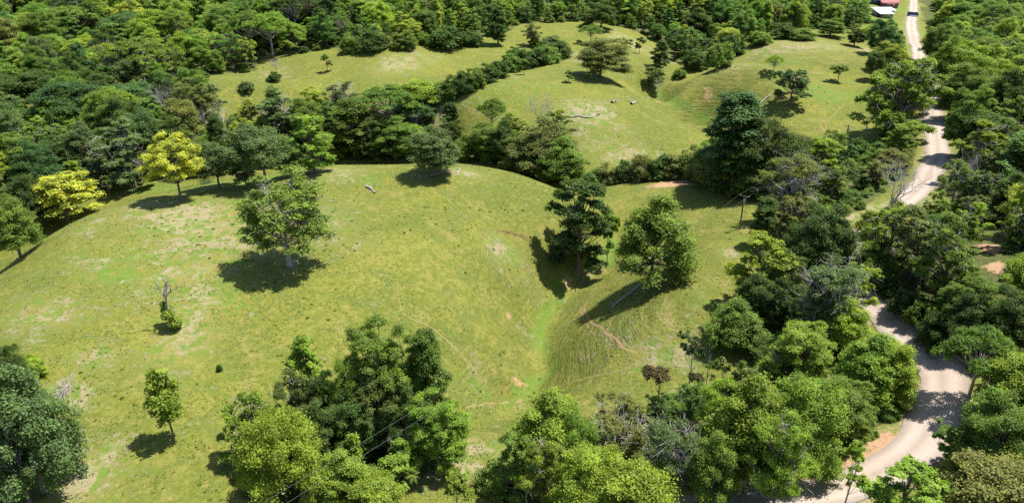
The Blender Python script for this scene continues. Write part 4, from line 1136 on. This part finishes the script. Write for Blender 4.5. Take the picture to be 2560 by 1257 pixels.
forms = [*PROTO['round'], *PROTO['open'], *PROTO['dome'], *PROTO['umbrella'], *PROTO['layer'], *PROTO['column'], *PROTO['sparse'], PROTO['bare'][0]]
fk = {'round': [0,1,2,3,4,5], 'open': [6,7,8,9], 'dome': [10,11,12], 'umbrella': [13,14], 'layer': [15,16,17], 'column': [18,19], 'sparse': [20,21]}
nf = len(forms)
pts = []
for f in rest:
    k = rnd.choice(fk[f['sp']]) if rnd.random() > .02 else 22; pr = forms[k]
    pts.append((f['x'], f['y'], f['z'], f['R'] / pr['R'], f['H'] / pr['H'], rnd.uniform(0, 6.28), nf - 1 - k))
# joined geometry keeps link order reversed or not: make forms interchangeable by near-equal scales
scatter_mass('forest', pts, forms, 'continuous tropical woodland covering the far slopes', 'forest', M_FOREST)

# oil palms by the houses
palm_zone = poly_w([(1880,60),(2000,66),(2120,66),(2170,52),(2165,-20),(1900,-20)])
# low undergrowth beneath the trees
und = []
for zi, zn in enumerate(('left', 'valley', 'top', 'right', 'verge', 'clump', 'corner', 'grove')):
    spc = {'left': 4.2, 'top': 4.5, 'right': 3.4, 'verge': 2.6, 'clump': 2.4, 'corner': 2.6, 'grove': 2.6, 'valley': 3.2}[zn]
    for (x, y) in poisson(FOREST[zn], spc, 80 + zi):
        if y > 420: continue
        if x > 15:
            dr_ = dist_road(x, y)[0]
            if dr_ < 4.3: continue
        else: dr_ = 99
        if zn == 'right' and min(math.hypot(x - b[0], y - b[1]) for b in RED_BANK) < 3: continue
        s = rnd.uniform(.35, .95) if dr_ > 8 else rnd.uniform(.22, .5)
        H = 4.5 * s; z = float(hgt(x, y))
        f = dict(x=x, y=y, z=z, H=H, R=3.2 * s, px=H * FPX / project((x, y, z))[2])
        if zn in ('verge', 'right', 'clump', 'corner') and covers(f) and s > .4: s *= 0.5
        und.append((x, y, z - .1, s, s * rnd.uniform(.7, 1.1), rnd.uniform(0, 6.28), rnd.randrange(3)))
scatter_mass('undergrowth', und, PROTO['bush'], 'leafy undergrowth covering the woodland floor and road verges', 'undergrowth', M_UNDER)
print('undergrowth', len(und))

# low weeds dotted over the pastures
wds = []
rw_ = np.random.default_rng(123)
wy = 55 + 230 * rw_.uniform(0, 1, 5000) ** 1.3; wx = rw_.uniform(-1, 1, 5000) * (wy * .72 + 10)
wk = (fbm(wx / 16, wy / 16, 3, 71) + .35 * fbm(wx / 4, wy / 4, 2, 72) > .07)
for P_ in FOREST.values(): wk &= ~inside(P_, wx, wy)
for x, y in zip(wx[wk], wy[wk]):
    if x > 15 and dist_road(x, y)[0] < 3.5: continue
    sc_ = float(rw_.uniform(.018, .05))
    wds.append((x, y, float(hgt(x, y)) - .03, sc_ * 2.2, sc_ * .9, float(rw_.uniform(0, 6.28)), int(rw_.integers(0, 3))))
M_WEED = foliage_mat('weed_leaves', False, [(0.0, (0.11,0.19,0.03)), (0.5, (0.15,0.22,0.035)), (0.8, (0.19,0.24,0.045)), (1.0, (0.12,0.20,0.03))])
scatter_mass('weeds', wds, PROTO['bush'], 'low green weeds dotted over the grazed pastures', 'weeds', M_WEED)

# palms of the plantation left of the houses
ONES = ['', 'first', 'second', 'third', 'fourth', 'fifth', 'sixth', 'seventh', 'eighth', 'ninth', 'tenth', 'eleventh', 'twelfth', 'thirteenth', 'fourteenth', 'fifteenth', 'sixteenth', 'seventeenth', 'eighteenth', 'nineteenth', 'twentieth']
def ordinal(n):
    return ONES[n] if n <= 20 else {2: 'twenty-', 3: 'thirty-', 4: 'forty-', 5: 'fifty-'}[n // 10] + ONES[n % 10] if n % 10 else {3: 'thirtieth', 4: 'fortieth', 5: 'fiftieth'}[n // 10]
for zone, seed, most, where in ((palm_zone, 300, 26, 'oil palm counting left from the houses at the top'), (PALM_B, 301, 42, 'oil palm counting left from the stout dark far tree')):
    got = []
    for k, (x, y) in enumerate(poisson(zone, 8.5, seed)[:most]):
        place_tree((x, y, float(hgt(x, y))), rnd.uniform(6, 9), rnd.uniform(4, 5), 'palm', 'TG' if k % 3 else 'MG'); got.append(TREES[-1])
    got.sort(key=lambda t: -t['u'])
    for k, t in enumerate(got):
        t['o']['label'] = '%s %s' % (ordinal(k + 1), where); t['o']['group'] = 'palms of the far plantation'

# ------------------------------------------------------------------ grass tussocks over the nearer pasture (one mass)
def tussocks():
    rng = np.random.default_rng(9)
    n = 110000
    Y = 52 + 200 * rng.uniform(0, 1, n) ** 1.5; X = rng.uniform(-1, 1, n) * (Y * .74 + 14)
    ok = np.ones(n, bool)
    for P in FOREST.values(): ok &= ~inside(P, X, Y)
    ok &= fbm(X / 5, Y / 5, 3, 31) + fbm(X / 1.3, Y / 1.3, 2, 41) * .9 > 0.0
    X, Y = X[ok], Y[ok]
    m = X > 15; dr_ = np.full(len(X), 99.0)
    for s in range(0, len(X), 20000):
        dr_[s:s + 20000] = np.where(X[s:s + 20000] > 15, dist_road(X[s:s + 20000], Y[s:s + 20000]), 99)
    k = dr_ > 3.2; X, Y = X[k], Y[k]
    n = len(X); Z = hgt(X, Y)
    V = []; base = np.stack([X, Y, Z], 1)
    vs = []
    h = rng.uniform(.04, .13, n); w = rng.uniform(.05, .13, n)
    for b in range(2):
        a = rng.uniform(0, 6.28, n); d = np.stack([np.cos(a), np.sin(a), 0 * a], 1)
        tip = base + np.stack([rng.normal(0, .10, n), rng.normal(0, .10, n), h], 1)
        vs.append(np.stack([base - d * w[:, None] + [0, 0, -.03], base + d * w[:, None] + [0, 0, -.03], tip + d * w[:, None] * .55, tip - d * w[:, None] * .55], 1))
    V = np.concatenate(vs).reshape(-1, 3)
    me = quad_mesh('grass', V, np.arange(len(V)).reshape(-1, 4))
    a = me.attributes.new('tint', 'FLOAT', 'POINT'); t1 = np.clip(.5 + 1.1 * fbm(X / 4, Y / 4, 3, 61) + rng.normal(0, .2, n), 0, 1)
    a.data.foreach_set('value', np.repeat(np.concatenate([t1, t1]), 4).astype(np.float32))
    m_, nt, out = new_mat('grass_blades')
    at = N(nt, 'ShaderNodeAttribute', attribute_name='tint')
    col = mixc(nt, at.outputs['Fac'], (0.115,0.155,0.022), (0.22,0.22,0.048))
    leaf_shader(nt, out, col, 0.3)
    tag(link('grass', me, m_), 'short tussocky grass growing over the nearer pasture', 'grass', kind='stuff')
tussocks()
# ------------------------------------------------------------------ fallen wood
def log_obj(name, px, rad, label, cat='log', mat=M_DEAD, stubs=5, seed=1, twig=2, lift=0.6, tl=None):
    rng = np.random.default_rng(seed)
    W = [ground(u, v) for u, v in px]
    o0 = W[0]
    root = empty(name, tuple(float(q) for q in o0))
    c = catmull([np.array(w) - o0 for w in W], 0.5)
    c[:, 2] = hgt(c[:, 0] + o0[0], c[:, 1] + o0[1]) - o0[2] + rad * lift + 0.06 * fbm(np.arange(len(c)) / 2.0, np.zeros(len(c)), 2, seed)
    mb = MB(); mb.tube(c, np.linspace(1, .45, len(c)) * rad * (1 + .25 * fbm(np.arange(len(c)) / 1.5, np.ones(len(c)), 2, seed)), 8)
    mb.obj('trunk', mat, root, True)
    mb2 = MB()
    for k in range(stubs):
        if stubs <= 8: mb2 = MB()
        i = rng.integers(max(1, len(c) // 4), len(c))
        d = rng.normal(size=3) * np.array([1, 1, .35]) + np.array([0, 0, .25]); d /= np.linalg.norm(d)
        bare_branches(mb2, c[i], d, (tl or rad) * rng.uniform(2, 4), (tl or rad) * .2, twig, rng, .5, 5, .0)
        if stubs <= 8: mb2.obj('branch', mat, root, True)
    if stubs > 8: tag(mb2.obj('twigs', mat, root, True), kind='stuff')
    tag(root, label, cat, 'fallen wood on the pastures')
log_obj('fallen_log', [(1600,714),(1582,730),(1560,745),(1528,772)], .30, 'pale fallen trunk on the gully slope below the wires', seed=4, stubs=6)
log_obj('fallen_log', [(1418,291),(1432,294),(1448,291),(1462,295),(1480,293),(1490,286),(1500,288)], .34, 'long whitened fallen trunk on a bare patch of the middle pasture', seed=5, stubs=8)
log_obj('fallen_log', [(1075,440),(1095,436),(1112,428)], .32, 'dark fallen log in the shade of the round crest tree', seed=6, stubs=4, mat=M_DEADG)
log_obj('fallen_branch', [(1140,432),(1148,428),(1152,422)], .16, 'short white branch right of the round crest tree', cat='branch', seed=7, stubs=3)
log_obj('fallen_log', [(1897,262),(1912,250),(1928,238)], .35, 'straight fallen trunk on the right hill below the crooked tree', seed=8, stubs=3)
log_obj('fallen_branch', [(1878,248),(1890,244)], .16, 'small fallen branch left of the straight trunk on the right hill', cat='branch', seed=9, stubs=2)
log_obj('tree_stump', [(915,468),(926,472),(938,484)], .32, 'grey rotted stump with a split root on the front pasture', cat='stump', seed=10, stubs=3, mat=M_DEADG)
log_obj('tree_stump', [(1530,258),(1538,254)], .5, 'left one of two grey stumps on the middle pasture', cat='stump', seed=11, stubs=4)
log_obj('tree_stump', [(1578,262),(1590,257)], .5, 'right one of two grey stumps on the middle pasture', cat='stump', seed=12, stubs=4)
log_obj('brush_pile', [(145,1000),(160,985),(170,965)], .07, tl=.22, label= 'fan of dead grey brush beside the corner tree', cat='brush', seed=13, stubs=60, twig=2)
log_obj('brush_pile', [(1240,575),(1270,582),(1300,590),(1325,602)], .06, tl=.18, label= 'reddish heap of cut brush on the front pasture slope', cat='brush', seed=14, stubs=70, mat=bark_mat('brown_brush', (0.30,0.17,0.10), (0.16,0.09,0.06)), twig=1)
log_obj('brush_pile', [(1218,640),(1222,615),(1240,605)], .05, tl=.12, label= 'small scatter of dead twigs left of the reddish brush heap', cat='brush', seed=15, stubs=20, mat=M_DEADG, twig=1)

# ------------------------------------------------------------------ power line
M_POLE = bark_mat('pole_wood', (0.16,0.13,0.11), (0.08,0.065,0.055))
M_WIRE = plain_mat('wire_metal', (0.16,0.16,0.16), (0.13,0.13,0.13), 0.7)
M_CER = plain_mat('ceramic', (0.75,0.75,0.74), rough=0.25)
PB = ground(1849, 573)
lo, hi = 2.0, 16.0
for _ in range(24):
    hm = (lo + hi) / 2
    if project((PB[0], PB[1], PB[2] + hm))[1] > 487: lo = hm
    else: hi = hm
PH = hm
far_a = np.array(ground(690, 1255)); wire_dir = None
def utility_pole(base, h, ang, label):
    root = empty('utility_pole', tuple(float(q) for q in base), ang)
    mb = MB(); mb.tube([(0, 0, -1), (0, 0, h * .5), (0, 0, h)], [.17, .15, .12], 8); mb.obj('pole', M_POLE, root, True)
    mb = MB(); mb.box((0, 0.1, h - .35), (1.9, .10, .12)); mb.obj('crossarm', M_POLE, root)
    for s in (-.85, .85):
        mb = MB(); mb.tube([(s, .1, h - .29), (s, .1, h - .2), (s, .1, h - .12), (s, .1, h - .06)], [.05, .09, .06, .03], 8); mb.obj('insulator', M_CER, root, True)
    mb = MB(); mb.tube([(.28, -.22, h - 1.5), (.28, -.22, h - .7)], [.20, .20], 10); mb.obj('transformer', plain_mat('grey_steel', (0.4, 0.42, 0.44), rough=.45, metal=.3), root, True)
    tag(root, label, 'utility pole')
    return root
# next supports lie outside the frame: front-left and behind the grove
pA = np.array([PB[0], PB[1], PB[2] + PH - .05])
def at_height(u, v, hh):
    d = ray(u, v); t = np.linspace(40, 300, 4000)
    z = CAM_H + d[2] * t; g = hgt(d[0] * t, d[1] * t) + hh
    k = int(np.argmax(z < g)); return np.array([d[0] * t[k], d[1] * t[k], z[k]])
endL = at_height(640, 1285, 8.5)
dirL = endL[:2] - pA[:2]; dirL /= np.linalg.norm(dirL)
ang = math.atan2(dirL[1], dirL[0]) + math.pi / 2
utility_pole(PB, PH, ang, 'wooden power pole with crossarm on the pasture edge by the grove')
side = np.array([math.cos(ang), math.sin(ang), 0])
endR = pA + np.array([-dirL[0] * 60, -dirL[1] * 60, 1.5])
for e, lab in ((endL, 'wooden power pole at the near end of the cables'), (endR, 'wooden power pole behind the grove')):
    gz = float(hgt(e[0], e[1])); utility_pole((e[0], e[1], gz), e[2] - gz + .05, ang, lab)
def wire(a, b, sag, label):
    t = np.linspace(0, 1, 60)[:, None]
    P = a + (b - a) * t; P[:, 2] -= sag * 4 * (t[:, 0] * (1 - t[:, 0]))
    o = MB(); o.tube(P - a, .010, 5, cap=False)
    w = o.obj('power_cable', M_WIRE); w.location = tuple(float(q) for q in a)
    tag(w, label, 'cable', 'power cables')
for s, nm in ((-.85, 'upper'), (.85, 'lower')):
    wire(pA + side * s, endL + side * s, 1.2, '%s power cable running from the pole across the pasture to the bottom edge' % nm)
    wire(pA + side * s, endR + side * s, .8, '%s power cable running from the pole up into the grove' % ('right' if s < 0 else 'left'))

# ------------------------------------------------------------------ houses and van at the far end of the road
M_RED = plain_mat('red_roof_sheet', (0.26,0.028,0.048), (0.21,0.025,0.04), .6, .6)
M_ZINC = plain_mat('zinc_roof_sheet', (0.34,0.38,0.43), (0.28,0.31,0.35), .5, .5)
M_WHITE = plain_mat('white_roof_sheet', (0.42,0.43,0.43), (0.36,0.37,0.37), .5)
M_PINK = plain_mat('pink_wall', (0.30,0.13,0.14), (0.26,0.12,0.125), .8)
M_PURP = plain_mat('lilac_wall', (0.18,0.115,0.24), (0.15,0.10,0.20), .8)
M_PALE = plain_mat('pale_wall', (0.62,0.58,0.50), (0.52,0.5,0.45), .8)
M_BLUEW = plain_mat('blue_panel', (0.06,0.09,0.24), (0.05,0.07,0.18), .5)
M_DARK = plain_mat('dark_opening', (0.02,0.02,0.022), (0.03,0.03,0.03), .4)
M_WOODD = plain_mat('door_wood', (0.16,0.09,0.05), (0.12,0.07,0.04), .7)
def gable_roof(w, d, z, rise, over, mat, root, name='roof'):
    mb = MB(); x0, x1 = -w / 2 - over, w / 2 + over; y0 = d / 2 + over; th = .08
    nr = int((x1 - x0) / .6)
    xs = np.linspace(x0, x1, nr * 2 + 1)
    for sgn in (-1, 1):
        V = []
        for i, x in enumerate(xs):
            rz_ = .04 * (i % 2)
            V += [(x, 0, z + rise + rz_), (x, sgn * y0, z - rise * over / (d / 2) + rz_)]
        V = np.array(V); n = len(V)
        Vb = V - np.array([0, 0, th])
        Q = [[2*i, 2*i+1, 2*i+3, 2*i+2] for i in range(len(xs) - 1)]
        Q += [[n+2*i, n+2*i+2, n+2*i+3, n+2*i+1] for i in range(len(xs) - 1)]
        Q += [[2*i+1, n+2*i+1, n+2*i+3, 2*i+3] for i in range(len(xs) - 1)]
        mb.add(np.vstack([V, Vb]), Q)
    return mb.obj(name, mat, root)
def shed_roof(cx, cy, w, d, z, slope, mat, root, name='roof'):
    mb = MB(); xs = np.linspace(cx - w / 2, cx + w / 2, int(w / .35) + 1); V = []
    for i, x in enumerate(xs):
        r_ = .04 * (i % 2); V += [(x, cy + d / 2, z + slope * d / 2 + r_), (x, cy - d / 2, z - slope * d / 2 + r_)]
    V = np.array(V); n = len(V); Vb = V - np.array([0, 0, .07])
    Q = [[2*i, 2*i+1, 2*i+3, 2*i+2] for i in range(len(xs) - 1)] + [[n+2*i, n+2*i+2, n+2*i+3, n+2*i+1] for i in range(len(xs) - 1)] + [[2*i+1, n+2*i+1, n+2*i+3, 2*i+3] for i in range(len(xs) - 1)]
    mb.add(np.vstack([V, Vb]), Q); return mb.obj(name, mat, root)
def window(root, x, y, z, w, h):
    mb = MB(); mb.box((x, y - .03, z), (w, .06, h)); f = mb.obj('window', M_WHITE, root)
    mb = MB(); mb.box((x, y - .075, z), (w - .16, .03, h - .16)); mb.obj('pane', M_DARK, f)
def door(root, x, y, w=.95, h=2.05):
    mb = MB(); mb.box((x, y - .04, h / 2), (w, .08, h)); d_ = mb.obj('door', M_WOODD, root)
    mb = MB(); mb.box((x + w * .35, y - .1, 1.0), (.06, .06, .14)); mb.obj('handle', M_ZINC, d_)
def house_root(u, v, label, rz=0):
    p = ground(u, v); r = empty('house', (float(p[0]), float(p[1]), float(p[2])), rz); tag(r, label, 'house', 'houses by the far road'); return r
# red-roofed house
r = house_root(2216, 19, 'red-roofed house with pink walls beside the far road', 0.05)
mb = MB(); mb.box((0, 0, 1.5), (9.5, 9, 3.4)); mb.obj('wall', M_PINK, r)
gable_roof(9.5, 9, 3.25, 1.5, .9, M_RED, r)
door(r, -3.2, -4.5); window(r, .2, -4.5, 1.9, 1.5, 1.0); window(r, 3, -4.5, 1.9, 1.2, 1.0)
# zinc-roofed house in two steps
r = house_root(2216, 46, 'pale zinc-roofed house in two levels with lilac front wall', 0.03)
mb = MB(); mb.box((-1.2, 0, 1.3), (6.2, 5, 3.0)); mb.obj('wall', M_PURP, r)
mb = MB(); mb.box((1.0, 7.2, 1.6), (10, 5.5, 3.6)); mb.obj('wall', M_PALE, r)
shed_roof(-1.6, -.2, 8.2, 7.2, 3.2, .16, M_ZINC, r); shed_roof(1.0, 6.8, 12, 7.4, 4.2, .16, M_ZINC, r)
window(r, -1.8, -2.5, 1.6, 1.3, .9); door(r, .8, -2.5); window(r, 4.2, 4.45, 1.9, 1.4, 1.0)
# house with white roof, and one with pale green walls, at the upper edge
r = house_root(2178, 8, 'white-roofed house half hidden by trees at the top edge', -0.1)
mb = MB(); mb.box((0, 0, 1.4), (10, 7, 3.2)); mb.obj('wall', M_BLUEW, r); gable_roof(10, 7, 3.0, 1.1, .8, M_WHITE, r); door(r, 2, -3.5); window(r, -1, -3.5, 1.8, 1.4, 1)
r = house_root(2212, 2, 'pale house behind the red-roofed one at the top edge', 0.0)
mb = MB(); mb.box((0, 0, 1.4), (9, 7, 3.2)); mb.obj('wall', plain_mat('mint_wall', (0.45,0.58,0.54), rough=.8), r); gable_roof(9, 7, 3.0, 1.2, .7, M_ZINC, r); door(r, 1.5, -3.5); window(r, -1.8, -3.5, 1.8, 1.4, 1)
# van
p = ground(2281, 42)
v_ = empty('van', (float(p[0]), float(p[1]), float(p[2]) + .07), -0.42)
mb = MB()
prof = [(-2.9, .45), (-2.9, 2.35), (-2.6, 2.5), (2.2, 2.5), (2.75, 1.45), (3.0, 1.35), (3.0, .45)]
V = [(x, s * 1.0, z) for s in (-1, 1) for x, z in prof]; n = len(prof)
Q = [[i, (i + 1) % n, n + (i + 1) % n, n + i] for i in range(n)] + [[0, 1, 2, 3], [0, 3, 4, 6], [4, 5, 6, 6], [n, n+3, n+2, n+1], [n, n+6, n+4, n+3], [n+4, n+6, n+5, n+5]]
Q = [q for q in Q if len(set(q)) == 4]
mb.add(V, Q)
mb.obj('body', M_BLUEW, v_)
mb = MB(); mb.box((-.25, 0, 2.54), (4.8, 1.96, .07)); mb.obj('roof', M_WHITE, v_)
mb = MB(); mb.box((-.4, -1.02, 1.85), (4.2, .04, .6)); mb.obj('side_window', M_DARK, v_)
mb = MB(); mb.add([(2.24, -.9, 2.44), (2.24, .9, 2.44), (2.79, .9, 1.5), (2.79, -.9, 1.5)], [[0, 3, 2, 1]]); mb.obj('windscreen', plain_mat('pale_glass', (0.35,0.45,0.55), rough=.1), v_)
for x in (-1.9, 1.9):
    for s in (-.9, .9):
        mb = MB(); mb.tube([(x, s - .12, .36), (x, s + .12, .36)], [.36, .36], 12); w_ = mb.obj('wheel', M_DARK, v_)
        mb = MB(); mb.tube([(x, s - .135, .36), (x, s + .135, .36)], [.2, .2], 8); mb.obj('rim', M_ZINC, w_)
for s in (-.7, .7):
    mb = MB(); mb.box((3.01, s, .85), (.06, .3, .18)); mb.obj('headlight', M_CER, v_)
tag(v_, 'dark blue van with bright white roof standing on the far road', 'van')
